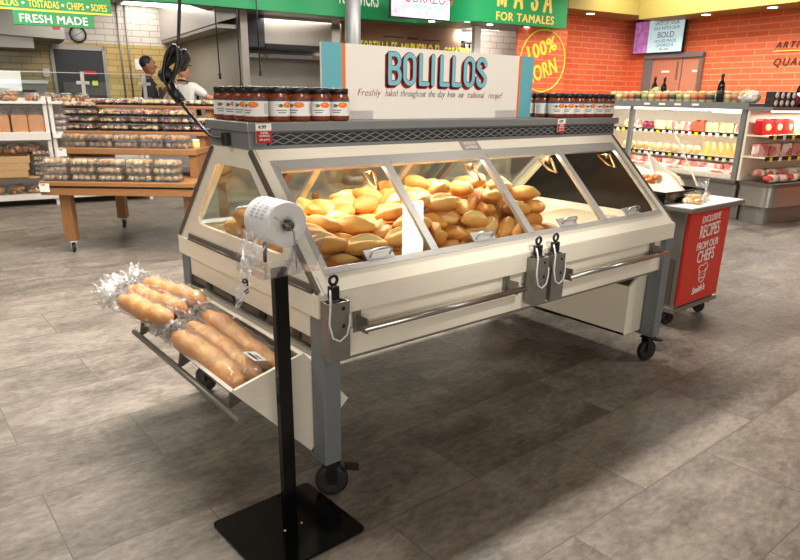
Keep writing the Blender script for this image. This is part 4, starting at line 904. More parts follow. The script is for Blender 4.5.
# ------------------------------------------------------------------ bagged baguettes in the open bin
def baguette(N, F, seed, label, tag_=False):
    rg = random.Random(seed); N = Vector(N); F = Vector(F); d = F - N; L = d.length; t = d.normalized()
    q = t.to_track_quat('X', 'Z')
    o = thing('baguette', label, 'bread', N, 0, 'bagged baguettes in the open end bin'); 
    o.rotation_mode = 'QUATERNION'; o.rotation_quaternion = q
    n = 44; K = 20; vs = []; fs = []; sc = []
    for i in range(n + 1):
        u = i / n; e = min(u, 1 - u) * 2; r = 0.045 * max(0.03, 1 - (1 - min(1, e * 1.9)) ** 2.2) ** 0.6
        for k in range(K):
            a = 2 * PI * k / K; y = math.cos(a) * r; z = math.sin(a) * r * .92; q = 0
            if z > 0 and .06 < u < .94:      # slanting scores across the top
                g = math.sin(u * 27 + seed + 1.3 * y / .045); m2 = max(0, math.sin(a)) ** 1.5
                z += .0055 * g * m2; q = max(0, -g) ** 2 * m2 * .7
            vs.append((u * L, y + .006 * math.sin(u * 5 + seed), z + .004 * math.sin(u * 9 + seed))); sc.append(q)
    for i in range(n):
        for k in range(K): fs.append((i * K + k, i * K + (k + 1) % K, (i + 1) * K + (k + 1) % K, (i + 1) * K + k))
    fs.append(tuple(range(K))[::-1]); fs.append(tuple(n * K + k for k in range(K)))
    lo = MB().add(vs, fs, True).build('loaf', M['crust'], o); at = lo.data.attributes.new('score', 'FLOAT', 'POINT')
    for v, q in zip(at.data, sc): v.value = q
    # clear bag: loose sleeve, gathered neck, crumpled tuft
    b = MB(); seg = 26; rows = []; m_ = 30
    for i in range(m_ + 1):
        u = i / m_
        if u < 0.72: s = -0.012 + (u / 0.72) * (L + 0.02); r = 0.050
        elif u < 0.82: s = L + 0.008 + (u - 0.72) / 0.10 * 0.045; r = 0.050 - (u - 0.72) / 0.10 * 0.034
        else: s = L + 0.053 + (u - 0.82) / 0.18 * 0.075; r = 0.016 + (u - 0.82) / 0.18 * 0.040
        if i == 0: r = 0.02
        row = []
        for k in range(seg):
            a = 2 * PI * k / seg; fold = 1 + (0.10 if u < 0.72 else 0.55) * math.sin(k * 2.9 + i * 0.9 + seed) * rg.uniform(0.3, 1)
            row.append(Vector((s + rg.uniform(-.006, .006) * (1 if u < .8 else 2.5), math.cos(a) * r * fold, math.sin(a) * r * fold + (0.006 if u < .7 else 0))))
        rows.append(row)
    vs = [v for r in rows for v in r]
    b.add(vs, [(i * seg + k, i * seg + (k + 1) % seg, (i + 1) * seg + (k + 1) % seg, (i + 1) * seg + k) for i in range(m_) for k in range(seg)], True)
    for fi in range(len(b.f)):
        if fi // seg >= int(m_ * .70): b.mi[fi] = 1
    b.build('plastic_bag', [M['plasticbag'], M['bagtuft']], o)
    if tag_:
        lb = MB().box(0.035, 0.115, -0.028, 0.028, 0.058, 0.0595).build('bag_sticker', M['paper'], o, rot=(R(15), 0, 0)); lb['label'] = 'white sticker with dark print'
        MB().box(0.045, 0.105, 0.004, 0.016, 0.0595, 0.06).box(0.045, 0.085, -0.010, -0.004, 0.0595, 0.06).build('sticker_print', M['ink'], lb)
    return o
baguette((-.055, .165, .492), (-.112, .71, .572), 1, 'bagged baguette nearest the case wall, near half of the bin')
baguette((-.138, .150, .482), (-.192, .68, .552), 2, 'bagged baguette with a white sticker, near half of the bin', True)
baguette((-.214, .150, .480), (-.262, .62, .548), 3, 'bagged baguette against the outer lip, near half of the bin')
baguette((-.080, .170, .395), (-.100, .56, .450), 8, 'bagged baguette underneath the others, near half of the bin')
baguette((-.100, .720, .610), (-.185, 1.18, .610), 5, 'bagged baguette nearest the case, far end of the bin')
baguette((-.186, .690, .598), (-.268, 1.16, .590), 6, 'bagged baguette in the middle, far end of the bin')
baguette((-.262, .640, .590), (-.330, 1.08, .575), 7, 'bagged baguette hanging outermost over the lip, far end of the bin')

# ------------------------------------------------------------------ bag stand and bag roll
bs = thing('bag_stand', 'black metal bag stand with square base plate in front of the bread case', 'stand', (-.160, -.040, 0), R(2))
cr_ = rounded([(-.205, -.185), (.190, -.185), (.190, .182), (-.205, .182)], 0.022, 6)
MB().prism(cr_, 0.001, 0.011, 'z').build('base_plate', M['blackgloss'], bs, 0.001)
MB().box(-.024, .024, -.012, .012, 0.011, 0.93).build('post', M['blackgloss'], bs, 0.002)
for (x, y) in ((0.033, -.02), (-.033, -.02)): MB().blob((x, y, .012), (.005, .005, .003), 8, 5).build('base_screw', M['steel'], bs)
ac = MB().box(-.11, .085, -.095, .06, .930, .934).build('acrylic_shelf', M['acrylic'], bs)
MB().box(-.11, -.107, -.095, .06, .934, .985).build('acrylic_lip', M['acrylic'], bs)
MB().prism([(.06, .934), (.064, .934), (.105, 1.04), (.101, 1.042)], -.10, .05, 'y').build('acrylic_cradle', M['acrylic'], bs)
for y_ in (.045, -.095): MB().prism([(-.035, .934), (-.028, .934), (.012, 1.03), (.005, 1.03)], y_, y_ + .008, 'y').build('roll_bracket', M['acrylic'], bs)
MB().tube([(-.004, -.072, 1.072), (-.004, .08, 1.072)], 0.012, 12).tube([(-.004, .07, 1.072), (-.004, .075, .934)], .006, 8).build('roll_spindle', M['bronze'], bs)
MB().lathe([(0, 0), (.015, 0), (.017, .006), (.014, .012), (0, .012)], 14, mtx=Matrix.Translation((-.004, -.068, 1.072)) @ rx).build('spindle_knob', M['bronze'], bs)
MB().tube([(-.05, -.074, 1.10), (-.03, -.076, 1.085), (-.008, -.082, 1.07), (.008, -.078, 1.05), (.014, -.076, 1.0), (.018, -.072, .94)], .0018, 6).build('spring_wire', M['steel'], bs)
rl = thing('bag_roll', 'white roll of plastic produce bags on top of the black stand', 'bag roll', (-.164, -.036, 1.072), R(2))
rp = [(.018, -.07), (.064, -.07), (.067, -.066), (.0675, 0.0), (.067, .066), (.064, .07), (.018, .07), (.018, -.07)]
fc = MB().lathe(rp, 40, mtx=rx).build('wound_film', M['rollplastic'], rl)
rings = MB()
for r in (.028, .036, .043, .050, .057, .062):
    rings.tube([(r * math.cos(k * PI / 20), -.0705, r * math.sin(k * PI / 20)) for k in range(40)], .0009, 5, closed=True)
rings.build('film_edges', M['paper'], rl)
ptm = mat('faint_grey_print', (178, 180, 196), 0.4)
pr = MB()
for k in range(7):
    a0 = R(105 + k * 9)
    for yy, hh in ((-.045, .022), (-.012, .016), (.014, .02)):
        r = .0681; vs = []
        for aa in (a0, a0 + R(5)): vs += [(r * math.cos(aa), yy + .004 * (k % 2), r * math.sin(aa)), (r * math.cos(aa), yy + hh, r * math.sin(aa))]
        pr.add(vs, [(0, 1, 3, 2)])
pr.build('film_print', ptm, rl)
tv_ = []; tf = []
path = [(-.064, .01, -.02), (-.072, .0, -.055), (-.088, -.008, -.082), (-.108, -.016, -.098), (-.118, -.020, -.125), (-.124, -.020, -.150), (-.130, -.018, -.180), (-.137, -.014, -.210), (-.146, -.010, -.238)]
wid = [.060, .052, .036, .022, .016, .022, .024, .018, .004]
for i, (p, w) in enumerate(zip(path, wid)):
    for k in range(9):
        u = -1 + 2 * k / 8; tv_.append((p[0] + w * u * .55 + .003 * math.sin(k * 2 + i), p[1] - w * u * .75 + .003 * math.cos(k * 3 + i * 1.3), p[2]))
for i in range(len(path) - 1):
    for k in range(8): tf.append((i * 9 + k, i * 9 + k + 1, (i + 1) * 9 + k + 1, (i + 1) * 9 + k))
tl = MB().add(tv_, tf, True).build('loose_bag', M['filmtail'], rl)
lg_ = text('bag_print', '9', M['ink'], tl, (-.124, -.046, -.165), (R(90), R(-35), R(-38)), .034, 1.0, bold=.0012)
MB().box(-.008, .008, -.001, 0, -.002, .002).box(-.008, .004, -.001, 0, -.009, -.005).build('bag_print', M['ink'], tl, loc=(-.131, -.046, -.178), rot=(0, R(-35), R(-38)))

# ------------------------------------------------------------------ hanging power cord
cd = thing('power_cord', 'black power cord hanging from the ceiling, coiled and tied above the case end', 'cord', (0, 0, 0))
MB().tube([(.075, 1.07, 3.9), (.05, 1.045, 2.8), (.03, 1.03, 1.80), (-.008, .988, 1.63), (-.03, .978, 1.56)], .0075, 8).build('drop_cable', M['black'], cd)
cx = Vector((-.043, .976, 1.535)); rgt = Vector((.775, -.633, 0)); upv = Vector((0, 0, 1))
for i in range(6):
    a = R(52 + (i - 2.5) * 9); e1 = rgt * math.cos(a) + upv * math.sin(a); e2 = rgt * -math.sin(a) + upv * math.cos(a); e3 = e1.cross(e2)
    A_ = .064 + .006 * (i % 3); B_ = .018 + .006 * (i % 2)
    MB().tube([cx + e3 * (.012 * (i - 2.5)) + e1 * (A_ * math.cos(k * PI / 14)) + e2 * (B_ * math.sin(k * PI / 14)) for k in range(28)], .0075, 8, closed=True).build('cable_coil', M['black'], cd)
tie = cx - (rgt * math.cos(R(52)) + upv * math.sin(R(52))) * .045
MB().blob(tie, (.034, .034, .028), 12, 8, jit=.18).build('coil_tie', M['rubber'], cd)
MB().tube([tie + Vector((.005, 0, -.005)), Vector((-.062, .945, 1.435)), Vector((-.040, .925, 1.395))], .02, 12, radii=[.016, .023, .020]).build('plug_connector', M['black'], cd)
MB().lathe([(.0, 0), (.014, 0), (.014, .02), (0, .02)], 12).build('connector_ring', M['steel_dull'], cd, loc=(-.046, .93, 1.398), rot=(R(30), R(25), 0))
cp_ = [Vector(v) for v in ((-.040, .925, 1.395), (-.030, .895, 1.36), (-.008, .85, 1.315), (.0, .80, 1.285), (-.006, .74, 1.272), (-.010, .67, 1.268), (-.004, .612, 1.269))]
sm_ = []
for i in range(len(cp_) - 1):
    p0, p1, p2, p3 = cp_[max(0, i - 1)], cp_[i], cp_[i + 1], cp_[min(len(cp_) - 1, i + 2)]
    for k in range(5):
        u = k / 5; sm_.append(0.5 * ((2 * p1) + (p2 - p0) * u + (2 * p0 - 5 * p1 + 4 * p2 - p3) * u * u + (3 * p1 - p0 - 3 * p2 + p3) * u ** 3))
MB().tube(sm_ + [cp_[-1]], .007, 8).build('feed_cable', M['black'], cd)
MB().box(-.018, .005, .590, .626, 1.246, 1.292).build('power_inlet', M['black'], case, .002)
for i, (bx, by, zb, zl) in enumerate(((2.13, 9.0, 1.72, .1), (2.463, 9.0, 1.58, .1), (2.76, 8.9, 1.78, .2))):
    c = thing('hanging_cable', 'thin black cord hanging before the steel hood, %s from left' % ORD[i], 'cord', bw(bx, by, 0))
    MB().tube([(0, 0, 3.9), (0.0, 0, 2.5), (.01, 0, zb)], .010, 6).build('cable', M['black'], c)
    MB().lathe([(0, 0), (.018, .01), (.024, .03), (.018, .05), (.026, .07), (.016, .10), (0, .11)], 10).build('pull_handle', M['rubber'], c, loc=(.01, 0, zb - .08))

# ------------------------------------------------------------------ cookie table
TR = math.atan2(-.626, .78)
tb = thing('bakery_table', 'tiered light oak bakery table on casters stacked with cookie packs', 'table', (.245, 4.79, 0), TR)
for (u, v) in ((.08, .0), (1.20, .0), (.08, 1.18), (1.20, 1.18)):
    lg = MB().box(-.048, .048, -.045, .045, .115, .56).build('leg', M['woodleg'], tb, .004, (u, v, 0))
    k = MB().box(-.03, .03, -.04, .04, .100, .116).box(-.026, -.020, -.03, .03, .035, .102).box(.020, .026, -.03, .03, .035, .102).build('caster', M['chrome'], lg, loc=(0, 0, 0), rot=(0, 0, R(35)))
    put('caster_wheel', wheel_me, k, (0, .012, .046)).scale = (.75, .75, .745)
MB().box(-.085, 1.28, -.12, 1.33, .547, .612).build('apron', M['wood'], tb, .004)
MB().box(-.07, 1.265, -.108, 1.31, .612, .628).build('black_strip', M['black'], tb)  # black strip between apron and lower tier
MB().box(-.085, 1.28, -.135, 1.33, .628, .668).build('lower_tier', M['wood'], tb, .006)
MB().box(-.06, 1.22, .235, 1.33, .876, .932).build('middle_tier', M['wood'], tb, .006)
MB().box(-.04, .02, .30, 1.30, .668, .876).build('tier_support', M['woodleg'], tb, .004)
MB().box(1.14, 1.21, .255, 1.30, .668, .876).build('tier_support', M['woodleg'], tb, .004)
MB().box(-.16, 1.24, .585, 1.33, 1.03, 1.066).build('upper_tier', M['wood'], tb, .006)
MB().box(-.03, .03, .65, 1.30, .932, 1.03).build('tier_support', M['woodleg'], tb, .004)
MB().box(1.12, 1.20, .62, 1.30, .932, 1.03).build('tier_support', M['woodleg'], tb, .004)
MB().box(-.17, 1.2, 1.02, 1.33, 1.27, 1.30).box(-.10, -.04, 1.06, 1.3, 1.066, 1.27).box(1.1, 1.16, 1.06, 1.3, 1.066, 1.27).build('top_tier', M['wood'], tb, .006)
def clam(matfood, base, seed, w, d, h_):
    """one clear clamshell of cookies: a mesh for the base, children for the pastries and the lid"""
    rg = random.Random(seed)
    bm_ = MB().prism(rounded([(-w / 2, -d / 2), (w / 2, -d / 2), (w / 2, d / 2), (-w / 2, d / 2)], .02, 4), 0, .012 if base != 'clam' else .02, 'z')
    bm_.prism(rounded([(-w / 2 - .004, -d / 2 - .004), (w / 2 + .004, -d / 2 - .004), (w / 2 + .004, d / 2 + .004), (-w / 2 - .004, d / 2 + .004)], .02, 4), h_ * .30 - .002, h_ * .30 + .003, 'z')
    base_me = bm_.mesh('clamshell_base', M[base])
    fd = MB(); nx_, ny_ = 4, 3
    for i in range(nx_):
        for j in range(ny_):
            fd.blob(((i - 1.5) * w / 4.4, (j - 1) * d / 3.4, h_ * .50), (w / 8.4, d / 6.4, h_ * .36), 9, 6, jit=.12, power=.7, rg=rg)
    food_me = fd.mesh('cookies', M[matfood])
    lid = MB(); r0 = rounded([(-w / 2, -d / 2), (w / 2, -d / 2), (w / 2, d / 2), (-w / 2, d / 2)], .02, 4); r1 = [(x * .90, y * .88) for x, y in r0]; n = len(r0)
    lid.add([(x, y, h_ * .32) for x, y in r0] + [(x, y, h_ * .97) for x, y in r1], [(i, (i + 1) % n, n + (i + 1) % n, n + i) for i in range(n)] + [tuple(n + i for i in range(n))], False)
    return base_me, food_me, lid.mesh('clamshell_lid', M['clam'])
C1 = clam('cookies', 'clam', 3, .225, .17, .066); C2 = clam('cookiesred', 'lidblack', 4, .275, .19, .068); C3 = clam('browns', 'clam', 5, .22, .17, .062)
def pack(C_, parent_loc, rz, label, group):
    o = put('cookie_clamshell', C_[0], None, parent_loc, (0, 0, rz)); tag(o, label, 'cookie pack', group)
    put('cookies', C_[1], o); put('clamshell_lid', C_[2], o); return o
cT, sT = math.cos(TR), math.sin(TR)
def tl_(u, v, z): return (.245 + u * cT - v * sT, 4.79 + u * sT + v * cT, z)
LAY = {1: ['single'], 2: ['lower', 'upper'], 3: ['bottom', 'middle', 'top'], 4: ['bottom', 'second', 'third', 'top']}
def tier(C_, us, v, z0, heights, dz, what, where, group):
    for i, u in enumerate(us):
        for k in range(heights[i]):
            pack(C_, tl_(u + rnd.uniform(-.008, .008), v + rnd.uniform(-.006, .006), z0 + k * dz), TR + R(rnd.uniform(-3, 3)), '%s, %s of %s stack from left on %s' % (what, LAY[heights[i]][k], ORD[i], where), group)
tier(C1, [.045, .29, .535, .785, 1.03], -.01, .668, [3] * 5, .0675, 'clear cookie clamshell', 'the lowest table tier', 'cookie packs on the lowest tier')
tier(C3, [.07, .305, .545, .785, 1.03], .36, .932, [2] * 5, .0640, 'clear pastry clamshell', 'the middle table tier', 'cookie packs on the middle tier')
tier(C2, [-.02, .31, .615, .92, 1.13 + .07], .72, 1.066, [4, 3, 3, 3, 2][:5], .0695, 'black-based jam cookie tray', 'the upper table tier', 'jam cookie trays on the upper tier')
tier(C2, [-.03, .265, .56, .855, 1.12], 1.18, 1.300, [1] * 5, .07, 'black-based jam cookie tray', 'the topmost rear tier', 'jam cookie trays on the top tier')
tier(C1, [1.30], .50, .885, [2], .0675, 'clear clamshell of cookies overhanging', 'the right table edge', 'cookie packs on the table edge') if False else None
hj = thing('honey_jar', 'small jar with pale lid and yellow label at right end of the table', 'jar', tl_(1.165, .43, .932))
MB().lathe([(0, 0), (.034, 0), (.036, .01), (.036, .055), (.032, .062), (0, .062)], 16).build('jar_body', M['cheese'], hj); MB().lathe([(0, .062), (.034, .062), (.034, .078), (0, .078)], 16).build('jar_lid', M['white'], hj)
price_card('price_card', 'white price card at the left end of the lowest table tier', tl_(-.035, -.138, .652), TR, .088, .075, False, '5.99')
price_card('price_card', 'white price card at the left end of the middle table tier', tl_(-.02, .232, .925), TR, .085, .070, False, '3.99')

# ------------------------------------------------------------------ white bread shelving on the left
def sloc(bx, by, z): return bw(bx, by, z)
def shelving(label, bx0, bx1, by, levels, back=True):
    t = thing('bread_shelving', label, 'shelving', bw(bx0, by), TH); w = bx1 - bx0
    for x in (0.0, w - .045):
        for y in (0.0, .42): MB().box(x, x + .045, y, y + .04, 0, 1.36).build('upright', M['whitepaint'], t)
    for (z, th) in levels: MB().box(.0, w, -.03, .46, z - th, z).build('shelf', M['whitepaint'], t, .003)
    MB().box(0.04, w - .04, .445, .46, .05, 1.34).build('back_panel', M['whitepaint'], t); return t
shelving('white bread shelving at the far left with sliced loaves on its upper shelf', -2.25, -.42, 7.76, ((.155, .07), (.93, .10), (1.30, .03)))
shelving('white shelving right of the sliced loaves, half hidden by the cookie table', -.40, .75, 7.76, ((.155, .07), (.93, .08), (1.30, .03)))
def loaf_bag(seed):
    b = MB(); b.prism(rounded([(-.085, 0), (.085, 0), (.085, .195), (-.085, .195)], .025, 5), -.12, .12, 'y'); 
    lo = b.mesh('sliced_loaf', M['toast'])
    rg = random.Random(seed); g = MB(); seg = 20; rows = []
    for (z, sx, sy) in ((0, .09, .125), (.1, .092, .127), (.20, .090, .125), (.235, .08, .10), (.255, .05, .03), (.275, .075, .05)):
        rows.append([(sx * max(-1, min(1, 1.35 * math.cos(2 * PI * k / seg))) + rg.uniform(-.004, .004), sy * max(-1, min(1, 1.35 * math.sin(2 * PI * k / seg))), z + rg.uniform(-.006, .006)) for k in range(seg)])
    g.add([v for r in rows for v in r], [(i * seg + k, i * seg + (k + 1) % seg, (i + 1) * seg + (k + 1) % seg, (i + 1) * seg + k) for i in range(5) for k in range(seg)], True)
    return lo, g.mesh('loaf_bag', M['plasticbag'])
LB = loaf_bag(1)
for i, bx in enumerate((-1.16, -.945, -.745, -.560)):
    o = put('sliced_loaf', LB[0], None, sloc(bx, 7.90, .930), (0, 0, TH)); o.scale = (1.03, 1, 1.06)
    tag(o, 'bagged sliced loaf, %s from right on the upper white shelf' % ORD[3 - i], 'bread', 'sliced loaves on the upper shelf'); put('loaf_bag', LB[1], o)
def roll_bag(seed, name, m_):
    rg = random.Random(seed); f_ = MB()
    for k in range(9): f_.blob((rg.uniform(-.09, .09), rg.uniform(-.08, .08), .035 + .045 * (k // 5)), (.045, .04, .034), 9, 6, rg=rg)
    fm = f_.mesh(name, M[m_]); g = MB().blob((0, 0, .072), (.145, .13, .076), 16, 9, jit=.10, power=.7, rg=rg).mesh('bag', M['plasticbag']); return fm, g
RB = [roll_bag(s, 'pastry_bag', 'browns') for s in (1, 2, 3)]
def rbag(i, bx, by, z, label, group, s=1.0):
    o = put('pastry_bag', RB[i % 3][0], None, sloc(bx, by, z), (0, 0, TH + R(20 * i))); o.scale = (s, s, s); put('bag', RB[i % 3][1], o); return tag(o, label, 'pastry bag', group)
for i, bx in enumerate((-1.12, -.90, -.66)): rbag(i, bx, 7.88, .153, 'bag of brown sweet rolls, %s from left on the bottom white shelf' % ORD[i], 'pastry bags on the bottom shelf', .85)
rbag(1, -.20, 7.90, .153, 'bag of brown sweet rolls on the bottom shelf right of the upright', None, .95)
for i, bx in enumerate((-1.08, -.86, -.66)): rbag(i + 1, bx, 7.93, .655, 'bag of dark sweet rolls, %s from left on the wooden crates' % ORD[i], 'pastry bags on the crates', .95)
for i, bx in enumerate((-1.2, -1.0, -.83)): rbag(i, bx, 7.92, 1.302, 'clear bag of dark rolls, %s from left on top of the white shelving' % ORD[i], 'bags on top of the shelving', 1.0)
for i, bx in enumerate((-.56, -.36, -.18, .02)):
    rbag(i, bx, 8.02, 1.302, 'small clear bag of tan rolls, %s from left beside the dark rolls on top' % ORD[i], 'tan roll bags on top', .72)
def crate(z, dx, label):
    t = thing('wooden_crate', label, 'crate', sloc(-1.42 + dx, 7.70, z), TH + R(-4))
    for (y, ) in ((0,), (.38,)): MB().box(0, .68, y, y + .018, 0, .085).build('crate_side', M['crate'], t)
    for x in (0, .662): MB().box(x, x + .018, .018, .38, 0, .085).build('crate_end', M['crate'], t)
    MB().box(.018, .662, .018, .38, 0, .012).build('crate_floor', M['crate'], t); return t
for k in range(3):
    for j in range(2): MB()
for k, z in enumerate((.385, .472, .559)): crate(z, .02 * k, 'pale wooden crate on the white shelving, %s of three in the stack' % ['bottom', 'middle', 'top'][k])
tag(MB().box(-.75, 0.10, 0, .44, .36, .383).build('crate_board', M['crate'], loc=sloc(-.72, 7.71, 0), rot=(0, 0, TH)), 'pale wooden board on legs under the crate stack', 'board')
bpy.data.objects['crate_board'].data.transform(Matrix.Identity(4))
for i in range(5):
    o = pack(C3, sloc(-.56 + .008 * (i % 2), 7.83, .383 + .064 * i), TH, 'flat clamshell of tan pastries, %s in the stack beside the wooden crates' % ['bottom', 'second', 'middle', 'fourth', 'top'][i], 'pastry stack beside crates')
for i in range(5):
    pack(C3, sloc(-.31 + .006 * (i % 2), 7.86, .383 + .064 * i), TH, 'flat clamshell of tan pastries, %s in the stack behind the cookie table corner' % ['bottom', 'second', 'middle', 'fourth', 'top'][i], 'pastry stack behind table corner')
tag(MB().box(0, .66, 0, .42, .36, .383).build('oak_board', M['wood'], loc=sloc(-.45 + .045, 7.74, 0), rot=(0, 0, TH)), 'oak board carrying the pastry stack behind the cookie table corner', 'board')
for i in range(3):
    o = put('cake_tub', C1[0], None, sloc(-.26, 7.90, .932 + .075 * i), (0, 0, TH)); o.scale = (1, 1.1, 1.12); put('white_cakes', MB().blob((0, 0, .035), (.10, .08, .028), 14, 7, power=.7).mesh('white_cakes', M['pinkpack']), o); put('tub_lid', C1[2], o)
    tag(o, 'clear tub of pale cakes right of the sliced loaves, %s of three' % LAY[3][i], 'cake tub', 'cake tubs on upper shelf')
price_card('price_card', 'yellow shelf tag right of the sliced loaves on the white shelf edge', sloc(-.33, 7.725, .93), TH, .11, .075, False, '2.99')
bpy.data.objects['card' if 'card' in bpy.data.objects else 'card.001']
# ------------------------------------------------------------------ red recipe cart
ct = thing('recipe_cart', 'steel sampling cart with red EXCLUSIVE RECIPES panel beside the bread case', 'cart', (2.86, .22, 0))
MB().box(0.0, .54, .02, .78, .13, .77).build('cabinet', M['steel_dull'], ct, .004)
MB().box(-.004, 0.0, .05, .74, .15, .46).build('side_panel', M['bronze'], ct)
MB().box(.012, .535, -.004, .02, .155, .765).build('front_panel', M['red'], ct)
MB().box(-.02, .56, .0, .80, .105, .135).build('chassis', M['steel'], ct, .003)
tp = MB().box(-.06, .645, -.045, .82, .772, .80).build('tray_top', M['steel_dull'], ct, .003)
MB().box(-.05, .635, -.035, .81, .80, .803).build('tray_surface', M['white'], tp)
for (x, y) in ((.06, .08), (.49, .08), (.06, .70), (.49, .70)):
    k = put('caster', fork_me, ct, (x, y, 0), (0, 0, R(65))); k.scale = (.7, .7, .68); put('caster_wheel', wheel_me, k, (0, 0, .062)); put('caster_hub', hub_me, k, (0, 0, .0622))
fp = mat('panel_white_print', (250, 240, 232), .5)
for (s_, z, sz, xs) in (('EXCLUSIVE', .690, .060, .82), ('RECIPES', .590, .120, .62), ('FROM OUR', .512, .072, .78), ('CHEFS', .422, .115, .70)):
    text('lettering', s_, fp, ct, (.285, -.006, z), (R(90), R(-3), 0), sz, xs, shear=.1, bold=.0006)
# chef emblem: outlined head with toque, and a scrawled name below
em = MB(); E0 = (.275, .322)
em.tube([(E0[0] - .045, -.006, E0[1] + .03), (E0[0] - .06, -.006, E0[1] + .055), (E0[0] - .035, -.006, E0[1] + .075), (E0[0], -.006, E0[1] + .07), (E0[0] + .04, -.006, E0[1] + .085), (E0[0] + .065, -.006, E0[1] + .055), (E0[0] + .045, -.006, E0[1] + .03), (E0[0] - .045, -.006, E0[1] + .02), (E0[0] + .045, -.006, E0[1] + .03)], .003, 5)
em.tube([(E0[0] + .042 * math.cos(R(150 + k * 15)), -.006, E0[1] + .012 + .060 * math.sin(R(150 + k * 15))) for k in range(17)], .003, 5)
em.tube([(E0[0] - .03, -.006, E0[1] - .022), (E0[0] - .012, -.006, E0[1] - .012), (E0[0], -.006, E0[1] - .018), (E0[0] + .012, -.006, E0[1] - .012), (E0[0] + .03, -.006, E0[1] - .022)], .003, 5)
for x_ in (-.016, .016): em.blob((E0[0] + x_, -.006, E0[1] + .006), (.005, .002, .005), 8, 6)
em.build('chef_emblem', fp, ct)
text('lettering', "Smith's", fp, ct, (.255, -.006, .212), (R(90), R(-5), 0), .062, .95, shear=.25, bold=.002)
# things on the cart
pn = thing('serving_pan', 'black square pan lined with deli paper on the red cart', 'pan', (2.90, .50, .803), R(-4))
MB().box(-.08, .34, -.13, .20, 0, .012).box(-.09, .35, -.14, -.128, 0, .075).box(-.09, .35, .198, .21, 0, .075).box(-.09, -.078, -.14, .21, 0, .075).box(.338, .35, -.14, .21, 0, .075).build('pan_body', M['blackgloss'], pn, .003)
def sheet(name, m_, pts, parent=None, loc=None, n=10, amp=.006, seed=1):
    a, b_, c, d_ = [Vector(p) for p in pts]; rg = random.Random(seed); vs = []
    for i in range(n + 1):
        for j in range(n + 1):
            u, v = i / n, j / n; p = a * (1 - u) * (1 - v) + b_ * u * (1 - v) + c * u * v + d_ * (1 - u) * v
            vs.append(p + Vector((0, amp * math.sin(4 * u + seed), amp * math.sin(5 * v + 3 * u + seed) + rg.uniform(-.002, .002) + 0.02 * (4 * u * (1 - u)) * (-1))))
    o = MB().add(vs, [(i * (n + 1) + j, (i + 1) * (n + 1) + j, (i + 1) * (n + 1) + j + 1, i * (n + 1) + j + 1) for i in range(n) for j in range(n)], True).build(name, m_, parent, loc=loc)
    s = o.modifiers.new('t', 'SOLIDIFY'); s.thickness = .0015; return o
dp = thing('deli_paper', 'large crumpled deli papers rising from the black pan', 'paper', (2.86, .48, .82)); dp.scale = (1.3, 1.2, 1.35)
sheet('paper_sheet', M['wax'], [(-.10, .0, .05), (.16, -.10, .03), (.30, .10, .09), (-.02, .30, .20)], dp, seed=1)
sheet('paper_sheet', M['wax'], [(.10, .05, .06), (.36, .02, .03), (.42, .14, .09), (.24, .22, .20)], dp, seed=2)
sheet('paper_sheet', M['wax'], [(-.10, -.06, .03), (.08, .06, .05), (.06, .26, .12), (-.06, .22, .15)], dp, seed=3)
sheet('paper_sheet', M['wax'], [(.38, -.02, .06), (.46, .02, .05), (.68, .30, .26), (.60, .30, .29)], dp, seed=4, n=8)
for i in range(14):
    o = MB().blob((0, 0, .014), (.06, .018, .014), 10, 6, jit=.15).build('cheese_straw', mat('orange_pastry', (222, 128, 58), .5, 0, .15) if i == 0 else bpy.data.materials['orange_pastry'], loc=(2.93 + .016 * (i % 7) + rnd.uniform(0, .05), .58 + .025 * (i % 4), .895 + .016 * (i // 5)), rot=(0, rnd.uniform(-.1, .1), R(rnd.uniform(-15, 40))))
    tag(o, 'orange baked pastry strip in the pile on deli paper', 'pastry', 'orange pastry strips on the cart')
pb = thing('sample_bag', 'clear bag of popcorn-like pieces at the front of the cart tray', 'bag', (3.10, .32, .803), R(10))
f_ = MB()
for k in range(26): f_.blob((rnd.uniform(-.13, .13), rnd.uniform(-.055, .055), .018 + .016 * (k % 2)), (.022, .019, .018), 8, 5, jit=.15)
pc = f_.build('popcorn', mottled('popcorn', [(246, 226, 178), (238, 200, 130), (250, 238, 210), (226, 160, 80)], 30), pb); pc['kind'] = 'stuff'
MB().blob((0, 0, .034), (.155, .085, .036), 18, 9, jit=.08, power=.7).build('clear_bag', M['plasticbag'], pb)
MB().add([(.12, -.03, .03), (.15, .05, .04), (.26, .09, .12), (.24, .0, .13), (.2, .06, .06)], [(0, 1, 4), (0, 4, 3), (4, 1, 2), (4, 2, 3)], False).build('bag_neck', M['plasticbag'], pb)
sp_ = thing('tray_stand', 'small black stand behind the bread case beside the cart', 'stand', (2.62, 1.05, 0))
MB().box(-.16, .16, -.2, .2, .04, .86).build('cabinet', M['black'], sp_, .004); MB().box(-.18, .18, -.22, .22, .86, .90).build('top', M['blackgloss'], sp_, .003)
for (x, y) in ((-.12, -.16), (.12, -.16), (-.12, .16), (.12, .16)): MB().lathe([(0, 0), (.02, 0), (.02, .04), (0, .04)], 10).build('foot', M['rubber'], sp_, loc=(x, y, 0))

